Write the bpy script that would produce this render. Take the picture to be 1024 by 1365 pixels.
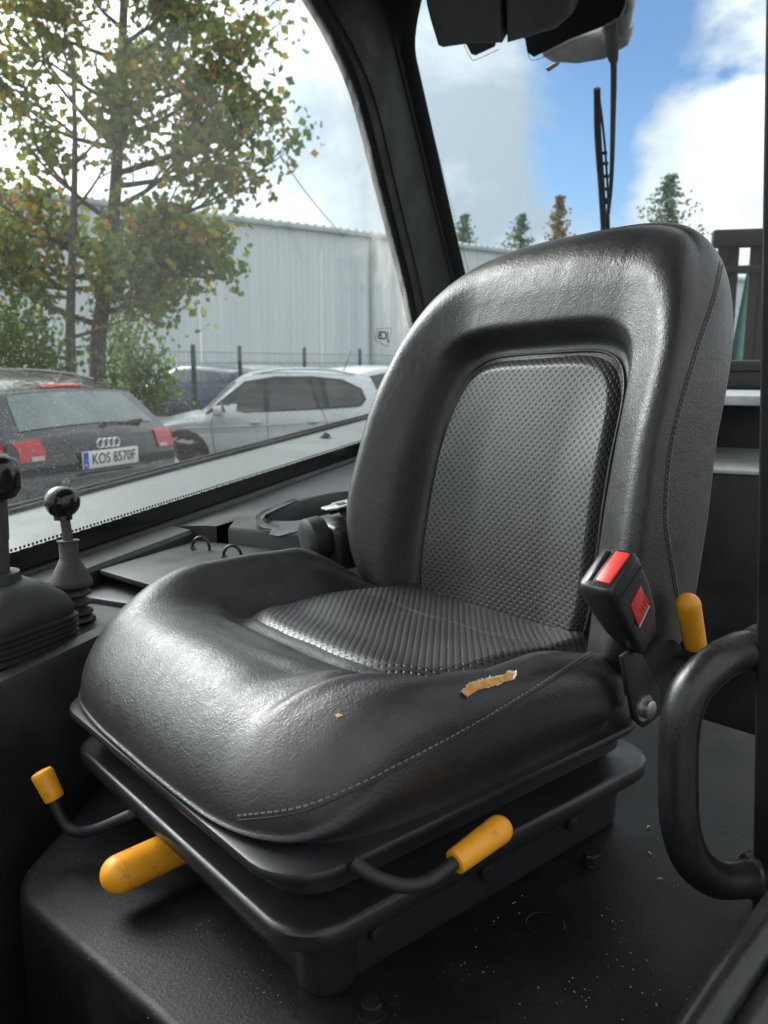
import bpy, bmesh, math, random
from mathutils import Vector, Matrix, noise as mnoise
from mathutils.bvhtree import BVHTree
R = math.radians
for o in list(bpy.data.objects): bpy.data.objects.remove(o)
sc = bpy.context.scene
COL = sc.collection
random.seed(7)

# ------------------------------------------------------------------ camera
F_PX, W_PX, H_PX = 1120.0, 1024.0, 1365.0
PITCH = R(10.05); CAM = Vector((0, 0, 1.6))
cam_d = bpy.data.cameras.new('camera'); cam = bpy.data.objects.new('camera', cam_d); COL.objects.link(cam)
cam_d.sensor_fit = 'VERTICAL'; cam_d.sensor_height = 36.0; cam_d.lens = F_PX / H_PX * 36.0
cam_d.clip_start = 0.02; cam_d.clip_end = 2000
cam.location = CAM; cam.rotation_euler = (R(90) - PITCH, 0, 0)
cam_d.dof.use_dof = True; cam_d.dof.focus_distance = 0.98; cam_d.dof.aperture_fstop = 9.5
sc.camera = cam
sc.render.resolution_x, sc.render.resolution_y = 768, 1024

# ------------------------------------------------------------------ sky, sun, exposure
SUN_AZ, SUN_EL = R(-54), R(36)          # azimuth measured from +Y to the right
sun_dir = Vector((math.sin(SUN_AZ) * math.cos(SUN_EL), math.cos(SUN_AZ) * math.cos(SUN_EL), math.sin(SUN_EL)))
world = bpy.data.worlds.new('World'); sc.world = world; world.use_nodes = True
nt = world.node_tree; nt.nodes.clear()
def wn(t, **k):
    n = nt.nodes.new(t)
    for a, b in k.items(): setattr(n, a, b)
    return n
def wmath(op, a, b=None, clamp=False):
    n = wn('ShaderNodeMath', operation=op, use_clamp=clamp)
    for i, v in enumerate((a, b)):
        if v is None: continue
        if isinstance(v, (int, float)): n.inputs[i].default_value = v
        else: nt.links.new(v, n.inputs[i])
    return n.outputs[0]
wout = wn('ShaderNodeOutputWorld'); wbg = wn('ShaderNodeBackground')
wsky = wn('ShaderNodeTexSky', sky_type='NISHITA', sun_disc=False)
wsky.sun_elevation = SUN_EL; wsky.sun_rotation = SUN_AZ; wsky.altitude = 100; wsky.ozone_density = 4.0; wsky.dust_density = 0.3
wtc = wn('ShaderNodeTexCoord')
def wdot(vec):
    n = wn('ShaderNodeVectorMath', operation='DOT_PRODUCT')
    nt.links.new(wtc.outputs['Generated'], n.inputs[0]); n.inputs[1].default_value = vec
    return n.outputs['Value']
def wnoise(loc, scale, detail, rough, zs=1.6):
    m = wn('ShaderNodeMapping'); m.inputs['Location'].default_value = loc; m.inputs['Scale'].default_value = (1, 1, zs)
    nt.links.new(wtc.outputs['Generated'], m.inputs['Vector'])
    n = wn('ShaderNodeTexNoise'); n.inputs['Scale'].default_value = scale; n.inputs['Detail'].default_value = detail
    n.inputs['Roughness'].default_value = rough; n.inputs['Distortion'].default_value = 0.25
    nt.links.new(m.outputs[0], n.inputs['Vector']); return n.outputs['Fac']
def wramp(fac, stops):
    r = wn('ShaderNodeValToRGB'); nt.links.new(fac, r.inputs[0])
    e = r.color_ramp.elements
    while len(e) > 1: e.remove(e[-1])
    e[0].position = stops[0][0]; e[0].color = (*stops[0][1], 1)
    for p, c in stops[1:]:
        x = e.new(p); x.color = (*c, 1)
    return r.outputs['Color']
def dirv(px, py):
    d = Vector(((px - 512) / F_PX, 1, -(py - 682.5) / F_PX))
    d.rotate(Matrix.Rotation(-PITCH, 3, 'X')); return d.normalized()
CLOUD_OFF = (3.1, 0.4, 1.7)
n1 = wnoise(CLOUD_OFF, 4.6, 11, 0.60)
gap = wmath('SUBTRACT', wdot(dirv(888, 130)), 0.9865)             # a blue opening in the clouds towards the rear
gapv = wmath('MULTIPLY', gap, 26.0, True)
gap2 = wmath('MULTIPLY', wmath('MAXIMUM', wmath('SUBTRACT', wdot(dirv(960, 225)), 0.9945), wmath('SUBTRACT', wdot(dirv(985, 25)), 0.9972)), 75.0, True)   # a bright cumulus inside it
cover = wmath('ADD', wmath('SUBTRACT', n1, gapv), wmath('MULTIPLY', gap2, 1.0))
cmask = wramp(cover, [(0.28, (0, 0, 0)), (0.34, (.35, .35, .35)), (0.44, (1, 1, 1))])
n2 = wnoise((0.7, 5.2, 3.3), 4.4, 9, 0.58)
grey = wmath('MULTIPLY', wmath('SUBTRACT', wdot(dirv(650, 180)), 0.968), 9.0, True)   # a heavier grey cloud left of the opening
n2 = wmath('SUBTRACT', n2, grey)
cshade = wramp(n2, [(0.24, (3.6, 4.4, 5.1)), (0.40, (5.6, 6.3, 6.8)), (0.56, (8.4, 8.8, 9.0)), (0.74, (14.5, 14.3, 14.0))])
glow = wmath('POWER', wmath('MAXIMUM', wdot(sun_dir), 0.0), 7.0)
gl = wn('ShaderNodeVectorMath', operation='SCALE')
nt.links.new(cshade, gl.inputs[0]); nt.links.new(wmath('ADD', wmath('MULTIPLY', glow, 4.8), 0.76), gl.inputs['Scale'])
gl2 = wn('ShaderNodeVectorMath', operation='SCALE'); nt.links.new(gl.outputs[0], gl2.inputs[0])
nt.links.new(wmath('ADD', wmath('MULTIPLY', gap2, 0.10), 1.0), gl2.inputs['Scale'])
wmix = wn('ShaderNodeMix', data_type='RGBA')
nt.links.new(cmask, wmix.inputs['Factor']); skyc = wn('ShaderNodeVectorMath', operation='MULTIPLY'); nt.links.new(wsky.outputs[0], skyc.inputs[0]); skyc.inputs[1].default_value = (.82, .88, .92)
nt.links.new(skyc.outputs[0], wmix.inputs[6]); nt.links.new(gl2.outputs[0], wmix.inputs[7])
nt.links.new(wmix.outputs[2], wbg.inputs['Color']); wbg.inputs['Strength'].default_value = 0.07
nt.links.new(wbg.outputs[0], wout.inputs[0])
sun_l = bpy.data.lights.new('sun', 'SUN'); sun_l.energy = 1.2; sun_l.angle = R(25); sun_l.color = (1, 0.95, 0.87)
sun = bpy.data.objects.new('sun', sun_l); COL.objects.link(sun)
sun.rotation_euler = (-sun_dir).to_track_quat('-Z', 'Y').to_euler()
vs = sc.view_settings
vs.view_transform = 'Standard'; vs.look = 'None'; vs.gamma = 1; vs.use_curve_mapping = False; vs.exposure = 1.38
sc.cycles.use_denoising = True
sc.cycles.max_bounces = 10; sc.cycles.transparent_max_bounces = 24
sc.cycles.sample_clamp_indirect = 6

# ------------------------------------------------------------------ materials
def nodes_of(m):
    m.use_nodes = True; t = m.node_tree; t.nodes.clear(); return t
class NB:
    """tiny node builder"""
    def __init__(s, name):
        s.m = bpy.data.materials.new(name); s.t = nodes_of(s.m)
        s.out = s.n('ShaderNodeOutputMaterial'); s.tc = s.n('ShaderNodeTexCoord')
    def n(s, t, **k):
        x = s.t.nodes.new(t)
        for a, b in k.items(): setattr(x, a, b)
        return x
    def l(s, a, b): s.t.links.new(a, b)
    def math(s, op, a, b=None, c=None, clamp=False):
        n = s.n('ShaderNodeMath', operation=op, use_clamp=clamp)
        for i, v in enumerate((a, b, c)):
            if v is None: continue
            if isinstance(v, (int, float)): n.inputs[i].default_value = v
            else: s.l(v, n.inputs[i])
        return n.outputs[0]
    def noise(s, scale, detail=4, rough=.55, co='Object', dist=0, vscale=None):
        n = s.n('ShaderNodeTexNoise'); n.inputs['Scale'].default_value = scale; n.inputs['Detail'].default_value = detail
        n.inputs['Roughness'].default_value = rough; n.inputs['Distortion'].default_value = dist
        src = s.tc.outputs[co]
        if vscale:
            mp = s.n('ShaderNodeMapping'); mp.inputs['Scale'].default_value = vscale; s.l(src, mp.inputs[0]); src = mp.outputs[0]
        s.l(src, n.inputs['Vector']); return n.outputs['Fac']
    def vor(s, scale, feature='F1', co='Object', out='Distance', rnd=1):
        n = s.n('ShaderNodeTexVoronoi', feature=feature); n.inputs['Scale'].default_value = scale
        n.inputs['Randomness'].default_value = rnd
        s.l(s.tc.outputs[co], n.inputs['Vector']); return n.outputs[out]
    def ramp(s, fac, stops):
        r = s.n('ShaderNodeValToRGB'); s.l(fac, r.inputs[0]); e = r.color_ramp.elements
        while len(e) > 1: e.remove(e[-1])
        def c4(c): return (c, c, c, 1) if isinstance(c, (int, float)) else (*c, 1)
        e[0].position = stops[0][0]; e[0].color = c4(stops[0][1])
        for p, c in stops[1:]: x = e.new(p); x.color = c4(c)
        return r.outputs['Color']
    def mixc(s, fac, a, b):
        n = s.n('ShaderNodeMix', data_type='RGBA')
        for i, v in ((0, fac), (6, a), (7, b)):
            if isinstance(v, (int, float)): n.inputs[i].default_value = v
            elif isinstance(v, tuple): n.inputs[i].default_value = (*v, 1)
            else: s.l(v, n.inputs[i])
        return n.outputs[2]
    def bump(s, h, strength=.3, dist=.001, prev=None):
        b = s.n('ShaderNodeBump'); b.inputs['Strength'].default_value = strength; b.inputs['Distance'].default_value = dist
        s.l(h, b.inputs['Height'])
        if prev is not None: s.l(prev, b.inputs['Normal'])
        return b.outputs[0]
    def bsdf(s, color, rough=.5, metal=0, normal=None, spec=.5, coat=0, emit=None):
        p = s.n('ShaderNodeBsdfPrincipled')
        for k, v in (('Base Color', color), ('Roughness', rough), ('Metallic', metal), ('Specular IOR Level', spec), ('Coat Weight', coat)):
            if isinstance(v, tuple): p.inputs[k].default_value = (*v, 1)
            elif isinstance(v, (int, float)): p.inputs[k].default_value = v
            else: s.l(v, p.inputs[k])
        if coat: p.inputs['Coat Roughness'].default_value = .05
        if normal is not None: s.l(normal, p.inputs['Normal'])
        s.l(p.outputs[0], s.out.inputs[0]); return p

def simple(name, col, rough=.5, metal=0, var=.15, nscale=30, bump=.05, bscale=200, spec=.5, coat=0, bdist=.001):
    b = NB(name); f = b.noise(nscale, 5)
    c0 = tuple(x * (1 - var) for x in col); c1 = tuple(min(1, x * (1 + var)) for x in col)
    c = b.ramp(f, [(.3, c0), (.7, c1)])
    rg = b.math('MULTIPLY_ADD', b.noise(nscale * 2.3, 4), .25, rough - .125)
    nm = b.bump(b.noise(bscale, 3), bump, bdist) if bump else None
    b.bsdf(c, rg, metal, nm, spec, coat); return b.m

M = {}
# black vinyl with pressed grain, faint creases and greasy wear
b = NB('black_vinyl')
crease = b.n('ShaderNodeTexVoronoi', feature='DISTANCE_TO_EDGE'); crease.inputs['Scale'].default_value = 230
mp = b.n('ShaderNodeVectorMath', operation='ADD')
nz = b.n('ShaderNodeTexNoise'); nz.inputs['Scale'].default_value = 60; nz.inputs['Detail'].default_value = 4; b.l(b.tc.outputs['Object'], nz.inputs['Vector'])
vsx = b.n('ShaderNodeVectorMath', operation='SCALE'); vsx.inputs['Scale'].default_value = .016; b.l(nz.outputs['Color'], vsx.inputs[0])
b.l(b.tc.outputs['Object'], mp.inputs[0]); b.l(vsx.outputs[0], mp.inputs[1]); b.l(mp.outputs[0], crease.inputs['Vector'])
grain = b.math('MULTIPLY', crease.outputs['Distance'], 2.2, clamp=True)
wr = b.noise(58, 6, .62, dist=1.2)
wrk = b.ramp(wr, [(.40, 1.0), (.485, .25), (.5, 0.0), (.515, .25), (.60, 1.0)])       # long fine creases
n_a = b.bump(grain, .19, .0010)
n_b = b.bump(wrk, .17, .0010, n_a)
n_c = b.bump(b.noise(14, 3), .22, .006, n_b)
rub = b.noise(9, 5, .6)
colv = b.ramp(rub, [(.3, (.020, .0188, .0183)), (.75, (.040, .0365, .035))])
dv = b.n('ShaderNodeVectorMath', operation='DISTANCE'); b.l(b.tc.outputs['Object'], dv.inputs[0]); dv.inputs[1].default_value = (.165, -.205, .215)
wear = b.ramp(b.math('ADD', dv.outputs['Value'], b.math('MULTIPLY', b.noise(30, 5, .6), .05)), [(.062, 1.0), (.112, 0.0)])      # cover rubbed pale where the driver slides in
colv = b.mixc(b.math('MULTIPLY', wear, .75), colv, (.105, .089, .094))
rgh = b.ramp(b.noise(22, 5, .6), [(.28, .29), (.72, .44)])
b.bsdf(colv, rgh, 0, n_c, .56); M['vinyl'] = b.m
# perforated embossed vinyl: staggered holes between raised cells, UV in metres
b = NB('perforated_vinyl')
S = .0110
sep = b.n('ShaderNodeSeparateXYZ'); b.l(b.tc.outputs['UV'], sep.inputs[0])
def lat(ox, oy, rx, ry):
    fx = b.math('SUBTRACT', b.math('FRACT', b.math('ADD', b.math('MULTIPLY', sep.outputs[0], 1 / S), ox)), .5)
    fy = b.math('SUBTRACT', b.math('FRACT', b.math('ADD', b.math('MULTIPLY', sep.outputs[1], 1 / S), oy)), .5)
    return b.math('SQRT', b.math('ADD', b.math('POWER', b.math('DIVIDE', fx, rx), 2), b.math('POWER', b.math('DIVIDE', fy, ry), 2)))
d = b.math('MINIMUM', lat(0.05, 0.05, .205, .185), lat(.55, .55, .205, .185))
cell = b.math('MINIMUM', lat(0.55, 0.05, .5, .40), lat(.05, .55, .5, .40))
hole = b.ramp(b.math('MULTIPLY', d, .5), [(.36, 0.0), (.56, 1.0)])
hgt = b.math('ADD', b.math('MULTIPLY', b.math('SUBTRACT', 1.0, b.math('MULTIPLY', cell, cell), clamp=True), .14), hole)
nm = b.bump(hgt, .7, .0013)
nm = b.bump(b.noise(500, 3), .12, .0006, nm)
cb = b.ramp(b.noise(12, 4), [(.3, (.032, .030, .029)), (.7, (.052, .048, .046))])
b.bsdf(b.mixc(hole, (.002, .002, .002), cb), .38, 0, nm, .55); M['perf'] = b.m
M['plastic'] = simple('black_plastic', (.016, .016, .017), .36, var=.2, bump=.08, bscale=700)
M['plastic_matte'] = simple('matte_black_plastic', (.014, .014, .015), .56, var=.2, bump=.12, bscale=500)
M['gloss_black'] = simple('gloss_black_plastic', (.012, .012, .012), .16, var=.1, bump=.02)
M['grey_plastic'] = simple('dark_grey_plastic', (.055, .058, .06), .5, var=.12, bump=.06, bscale=600)
M['rubber'] = simple('rubber', (.02, .02, .02), .6, var=.3, bump=.1)
M['rubber_brown'] = simple('dusty_rubber_boot', (.05, .043, .038), .62, var=.35, nscale=60, bump=.15)
M['red'] = simple('red_plastic', (.70, .045, .035), .38, var=.1, bump=.02)
M['steel'] = simple('steel', (.45, .44, .42), .35, .9, var=.2, nscale=80)
M['frit'] = simple('black_glass_edge', (.006, .006, .008), .22, var=.1, bump=0)
M['thread'] = simple('thread', (.17, .16, .15), .7, var=.3, bump=0)
M['foam'] = simple('yellow_foam', (.66, .33, .08), .9, var=.25, nscale=120, bump=.5, bscale=500, bdist=.002)
M['scrim'] = simple('white_backing', (.7, .68, .64), .9, var=.1, bump=.2)
# yellow grips, scuffed
b = NB('yellow_grip')
sc_ = b.ramp(b.noise(60, 6, .7), [(.54, 0.0), (.68, 1.0)])
b.bsdf(b.mixc(b.math('MULTIPLY', sc_, .6), (.88, .37, .018), (.34, .14, .02)), .42, 0, b.bump(b.noise(260, 3), .1, .001)); M['yellow'] = b.m
# black paint on steel: dusty, chipped, gritty
def paint(name, grit, dust, base=(.014, .014, .015), rough=.4, spec=.5):
    b = NB(name)
    dmask = b.ramp(b.noise(7, 7, .65), [(.42, 0.0), (.75, 1.0)])
    speck = b.ramp(b.vor(190, 'F1'), [(.0, 1.0), (.075, 1.0), (.105, 0.0)])
    sk = b.math('MULTIPLY', speck, b.ramp(b.noise(26, 4), [(.50, 0.0), (.66, 1.0)]))
    col = b.mixc(b.math('MULTIPLY', dmask, dust), base, (.085, .08, .073))
    col = b.mixc(b.math('MULTIPLY', sk, grit), col, (.30, .285, .26))
    rg = b.math('MULTIPLY_ADD', dmask, .25, rough)
    nm = b.bump(b.noise(330, 4, .7), .14 + .3 * grit, .0015)
    nm = b.bump(b.noise(11, 4), .3, .004, nm)
    b.bsdf(col, rg, 0, nm, spec); return b.m
M['floor'] = paint('gritty_black_floor', .7, .16, base=(.006, .006, .0062), rough=.42, spec=.25)
M['paint'] = paint('black_cab_paint', .15, .12, base=(.008, .008, .009), rough=.36, spec=.35)
M['tube'] = paint('worn_black_tube', .25, .35, base=(.012, .012, .012), rough=.20)
M['console'] = paint('black_console', .18, .35, base=(.020, .021, .022), rough=.38)
M['pillar'] = paint('black_pillar', .03, .05, base=(.005, .0054, .0058), rough=.5, spec=.2)
# checker plate: raised bars
b = NB('checker_plate')
def bars(rot, off):
    mp = b.n('ShaderNodeMapping'); mp.inputs['Rotation'].default_value = (0, 0, R(rot)); mp.inputs['Scale'].default_value = (26, 26, 26); mp.inputs['Location'].default_value = off
    b.l(b.tc.outputs['Object'], mp.inputs[0]); s_ = b.n('ShaderNodeSeparateXYZ'); b.l(mp.outputs[0], s_.inputs[0])
    fx = b.math('ABSOLUTE', b.math('SUBTRACT', b.math('FRACT', s_.outputs[0]), .5)); fy = b.math('ABSOLUTE', b.math('SUBTRACT', b.math('FRACT', s_.outputs[1]), .5))
    return b.math('MULTIPLY', b.math('LESS_THAN', fx, .38), b.math('LESS_THAN', fy, .10))
hb = b.math('MAXIMUM', bars(45, (0, 0, 0)), bars(-45, (.5, .5, 0)))
b.bsdf(b.ramp(b.noise(12, 5), [(.3, (.32, .33, .33)), (.7, (.46, .46, .45))]), .45, .3, b.bump(hb, .8, .004)); M['checker'] = b.m
M['grey_paint'] = paint('light_grey_body_paint', .2, .45, base=(.135, .142, .138), rough=.42)
M['grey_paint2'] = simple('grey_shelf_metal', (.42, .43, .43), .45, .1, var=.2, nscale=18)
# window glass with a film of dust, specks and smears near its rear edge
def glass_mat(name, dust, speck, smear):
    b = NB(name)
    tr = b.n('ShaderNodeBsdfTransparent'); tr.inputs[0].default_value = (.965, .985, .98, 1)
    gl_ = b.n('ShaderNodeBsdfGlossy'); gl_.inputs['Roughness'].default_value = .02
    fr = b.n('ShaderNodeFresnel'); fr.inputs['IOR'].default_value = 1.35
    mx = b.n('ShaderNodeMixShader'); b.l(b.math('MULTIPLY', fr.outputs[0], .05), mx.inputs[0]); b.l(tr.outputs[0], mx.inputs[1]); b.l(gl_.outputs[0], mx.inputs[2])
    df = b.n('ShaderNodeBsdfTranslucent'); df.inputs[0].default_value = (.75, .72, .67, 1)
    dd = b.n('ShaderNodeBsdfDiffuse'); dd.inputs[0].default_value = (.62, .58, .52, 1)
    dm = b.n('ShaderNodeMixShader'); dm.inputs[0].default_value = .35; b.l(df.outputs[0], dm.inputs[1]); b.l(dd.outputs[0], dm.inputs[2])
    film = b.math('MULTIPLY', b.ramp(b.noise(3.5, 6, .6), [(.3, .35), (.75, 1.0)]), dust)
    s_ = b.n('ShaderNodeSeparateXYZ'); b.l(b.tc.outputs['Object'], s_.inputs[0])
    pts = b.ramp(b.vor(150), [(0, 1.0), (.12, 1.0), (.19, 0.0)])
    msk = b.ramp(b.noise(2.2, 4, .6), [(.40, 0.0), (.62, 1.0)])
    spk = b.math('MULTIPLY', b.math('MULTIPLY', pts, msk), speck)
    low = b.math('MULTIPLY_ADD', s_.outputs[2], -2.6, 3.95, clamp=True)              # rain splash along the lower edge
    pts2 = b.ramp(b.vor(240), [(0, 1.0), (.2, 1.0), (.28, 0.0)])
    fro = b.math('MULTIPLY_ADD', s_.outputs[1], -1.7, .85, clamp=True)
    spk2 = b.math('MULTIPLY', b.math('MULTIPLY', b.math('MULTIPLY', pts2, low), fro), speck * 1.5, clamp=True)
    sm = 0.0
    fac = b.math('ADD', b.math('ADD', film, spk), spk2)
    if smear:
        edge = b.math('ADD', b.math('MULTIPLY', s_.outputs[2], .79), s_.outputs[1])  # runs parallel to the sloping pillar
        e2 = b.math('MULTIPLY_ADD', edge, 3.4, -9.15, clamp=True)
        st = b.ramp(b.noise(9, 6, .65, vscale=(1, 1.6, .5)), [(.38, 0.0), (.72, 1.0)])
        fac = b.math('ADD', fac, b.math('MULTIPLY', b.math('MULTIPLY', e2, st), smear))
    fin = b.n('ShaderNodeMixShader'); b.l(b.math('MINIMUM', fac, .85), fin.inputs[0]); b.l(mx.outputs[0], fin.inputs[1]); b.l(dm.outputs[0], fin.inputs[2])
    b.l(fin.outputs[0], b.out.inputs[0]); return b.m
M['glass_side'] = glass_mat('dusty_side_glass', .02, .28, .38)
M['glass_rear'] = glass_mat('rear_glass', .02, .25, 0)
# outside
M['car_glass'] = simple('car_window', (.012, .016, .016), .04, var=.05, bump=0, spec=.9)
M['car_glass_rear'] = simple('car_rear_window', (.10, .13, .13), .05, var=.1, bump=0, spec=1)
def carpaint(n, c, metal=.3, rough=.25): return simple(n, c, rough, metal, var=.05, nscale=4, bump=0, coat=.6)
M['car_black'] = carpaint('charcoal_car_paint', (.016, .017, .021), .2)
M['car_silver'] = carpaint('silver_car_paint', (.56, .58, .59), .35, .3)
M['car_blue'] = carpaint('navy_car_paint', (.012, .028, .062), .1)
M['car_pale'] = carpaint('pale_green_car_paint', (.42, .47, .42), .2)
M['car_white'] = carpaint('white_car_paint', (.68, .68, .66), 0)
M['tail_red'] = simple('tail_light_red', (.42, .010, .018), .15, var=.1, bump=0, coat=.5)
M['tail_clear'] = simple('tail_light_clear', (.55, .40, .40), .15, var=.1, bump=0)
M['chrome'] = simple('chrome', (.75, .75, .76), .18, .9, var=.05, bump=0)
M['plate'] = simple('number_plate_white', (.72, .72, .70), .4, var=.05, bump=0)
M['plate_blue'] = simple('number_plate_blue', (.02, .08, .45), .4, bump=0)
M['ink'] = simple('plate_ink', (.02, .02, .02), .5, bump=0)
M['orange'] = simple('orange_reflector', (.75, .28, .03), .4, bump=0)
b = NB('clad_metal')
st = b.noise(1.1, 6, .65, vscale=(3, 3, .12))
b.bsdf(b.ramp(st, [(.3, (.60, .645, .655)), (.7, (.70, .745, .755))]), .55, 0, None, .4); M['clad'] = b.m
M['clad_trim'] = simple('pale_trim', (.42, .46, .46), .5, var=.15, nscale=2, bump=0)
M['roof_sheet'] = simple('roof_sheet', (.32, .33, .33), .7, var=.2, nscale=1, bump=0)
M['fence'] = simple('dark_green_fence', (.020, .034, .034), .5, bump=0)
M['asphalt'] = simple('asphalt', (.075, .073, .070), .85, var=.35, nscale=6, bump=.4, bscale=60, bdist=.01)
M['bark'] = simple('bark', (.10, .08, .06), .85, var=.45, nscale=14, bump=.6, bscale=30, bdist=.02)
def leafmat(name, stops, tr=.58):
    b = NB(name); g = b.n('ShaderNodeNewGeometry')
    big = b.noise(.55, 3, .5); mixv = b.math('ADD', b.math('MULTIPLY', g.outputs['Random Per Island'], .62), b.math('MULTIPLY', big, .45))
    c = b.ramp(mixv, stops)
    d = b.n('ShaderNodeBsdfDiffuse'); b.l(c, d.inputs[0]); t = b.n('ShaderNodeBsdfTranslucent'); b.l(c, t.inputs[0])
    m = b.n('ShaderNodeMixShader'); m.inputs[0].default_value = tr; b.l(d.outputs[0], m.inputs[1]); b.l(t.outputs[0], m.inputs[2])
    b.l(m.outputs[0], b.out.inputs[0]); return b.m
M['leaf'] = leafmat('autumn_maple_leaf', [(.2, (.11, .17, .04)), (.58, (.19, .25, .06)), (.72, (.32, .31, .07)), (.82, (.50, .30, .06)), (.92, (.38, .17, .06))])
M['leaf_green'] = leafmat('green_shrub_leaf', [(.2, (.07, .13, .03)), (.6, (.13, .21, .05)), (.85, (.24, .28, .07))])
M['needle'] = leafmat('spruce_needle', [(.2, (.09, .14, .11)), (.7, (.14, .20, .14)), (.9, (.20, .23, .15))], .2)
M['needle_brown'] = leafmat('spruce_cone_brown', [(.2, (.15, .12, .08)), (.55, (.27, .17, .10)), (.85, (.16, .18, .11))], .2)
M['grass'] = leafmat('grass_blade', [(.2, (.06, .11, .02)), (.7, (.13, .19, .04)), (.9, (.22, .22, .06))])
M['dark_slat'] = simple('dark_weathered_steel', (.008, .007, .0065), .8, var=.4, nscale=8, bump=.2)
M['teal'] = simple('teal_sheet', (.10, .33, .28), .6, var=.3, nscale=6, bump=.1)
M['lamp_grey'] = simple('dusty_grey_lamp', (.20, .20, .195), .6, var=.25, nscale=25, bump=.1)

# ------------------------------------------------------------------ mesh helpers
def link(o, parent=None):
    COL.objects.link(o)
    if parent is not None: o.parent = parent
    return o
def finish(name, me, mat, parent=None, smooth=40):
    if smooth:
        me.shade_smooth()
        if smooth < 179: me.set_sharp_from_angle(angle=R(smooth))
    me.materials.append(mat)
    return link(bpy.data.objects.new(name, me), parent)
class MB:
    def __init__(s): s.v = []; s.f = []
    def add(s, vs_, fs, mat=None):
        o = len(s.v)
        s.v += [tuple(mat @ Vector(v)) if mat is not None else tuple(v) for v in vs_]
        s.f += [tuple(i + o for i in f) for f in fs]; return s
    def bm(s, bm, mat=None):
        bm.verts.index_update(); s.add([v.co[:] for v in bm.verts], [[v.index for v in f.verts] for f in bm.faces], mat); bm.free(); return s
    def box(s, c, size, bev=0, mat=None, seg=2):
        bm = bmesh.new(); bmesh.ops.create_cube(bm, size=1)
        for v in bm.verts: v.co = Vector((v.co.x * size[0] + c[0], v.co.y * size[1] + c[1], v.co.z * size[2] + c[2]))
        if bev: bmesh.ops.bevel(bm, geom=list(bm.edges), offset=bev, segments=seg, affect='EDGES', profile=.5)
        return s.bm(bm, mat)
    def prism(s, poly, z0, z1, bev=0, mat=None, seg=2, axis='Z', side_only=False):
        """poly in (a,b); extruded along axis from z0 to z1"""
        def P(a, b, c): return {'Z': (a, b, c), 'X': (c, a, b), 'Y': (a, c, b)}[axis]
        bm = bmesh.new(); lo = [bm.verts.new(P(a, b_, z0)) for a, b_ in poly]; hi = [bm.verts.new(P(a, b_, z1)) for a, b_ in poly]
        n = len(poly)
        bm.faces.new(lo[::-1]); bm.faces.new(hi)
        for i in range(n): bm.faces.new((lo[i], lo[(i + 1) % n], hi[(i + 1) % n], hi[i]))
        bmesh.ops.recalc_face_normals(bm, faces=list(bm.faces))
        if bev:
            es = [e for e in bm.edges if (e.verts[0] in hi) == (e.verts[1] in hi)] if side_only else list(bm.edges)
            bmesh.ops.bevel(bm, geom=es, offset=bev, segments=seg, affect='EDGES', profile=.5)
        return s.bm(bm, mat)
    def tube(s, pts, r, n=14, caps=True, mat=None, sub=0):
        pts = [Vector(p) for p in pts]
        rr = list(r) if isinstance(r, (list, tuple)) else [r] * len(pts)
        if sub: pts, rr = catmull(pts, rr, sub)
        vs_, fs = [], []; up = None
        for i, p in enumerate(pts):
            t = (pts[min(i + 1, len(pts) - 1)] - pts[max(i - 1, 0)]).normalized()
            if up is None:
                up = Vector((0, 0, 1)) if abs(t.z) < .9 else Vector((1, 0, 0))
            a = (up - t * up.dot(t)).normalized(); up = a; c = t.cross(a)
            for k in range(n):
                w = 2 * math.pi * k / n; vs_.append(p + (a * math.cos(w) + c * math.sin(w)) * rr[i])
        for i in range(len(pts) - 1):
            for k in range(n): fs.append((i * n + k, i * n + (k + 1) % n, (i + 1) * n + (k + 1) % n, (i + 1) * n + k))
        if caps:
            fs.append(tuple(range(n))[::-1]); m = (len(pts) - 1) * n; fs.append(tuple(range(m, m + n)))
        return s.add(vs_, fs, mat)
    def lathe(s, prof, n=32, mat=None):
        vs_, fs = [], []
        for r, z in prof:
            for k in range(n): w = 2 * math.pi * k / n; vs_.append((r * math.cos(w), r * math.sin(w), z))
        for i in range(len(prof) - 1):
            for k in range(n): fs.append((i * n + k, i * n + (k + 1) % n, (i + 1) * n + (k + 1) % n, (i + 1) * n + k))
        fs.append(tuple(range(n))[::-1]); m = (len(prof) - 1) * n; fs.append(tuple(range(m, m + n)))
        return s.add(vs_, fs, mat)
    def grid(s, nu, nv, fn, closed_u=False, mat=None):
        vs_ = [fn(i / (nu if closed_u else nu - 1), j / (nv - 1)) for i in range(nu) for j in range(nv)]; fs = []
        for i in range(nu if closed_u else nu - 1):
            for j in range(nv - 1):
                a = i * nv + j; b_ = ((i + 1) % nu) * nv + j; fs.append((a, b_, b_ + 1, a + 1))
        return s.add(vs_, fs, mat)
    def build(s, name, mat, parent=None, smooth=40, fixn=True):
        me = bpy.data.meshes.new(name); me.from_pydata([tuple(v) for v in s.v], [], s.f); 
        if fixn:
            bm = bmesh.new(); bm.from_mesh(me); bmesh.ops.recalc_face_normals(bm, faces=list(bm.faces)); bm.to_mesh(me); bm.free()
        return finish(name, me, mat, parent, smooth)
def catmull(pts, rr, sub):
    o, ro = [], []; n = len(pts)
    for i in range(n - 1):
        p0, p1, p2, p3 = pts[max(i - 1, 0)], pts[i], pts[i + 1], pts[min(i + 2, n - 1)]
        for k in range(sub):
            t = k / sub
            o.append(.5 * (2 * p1 + (p2 - p0) * t + (2 * p0 - 5 * p1 + 4 * p2 - p3) * t * t + (3 * p1 - p0 - 3 * p2 + p3) * t ** 3))
            ro.append(rr[i] + (rr[i + 1] - rr[i]) * t)
    o.append(pts[-1]); ro.append(rr[-1]); return o, ro
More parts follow.
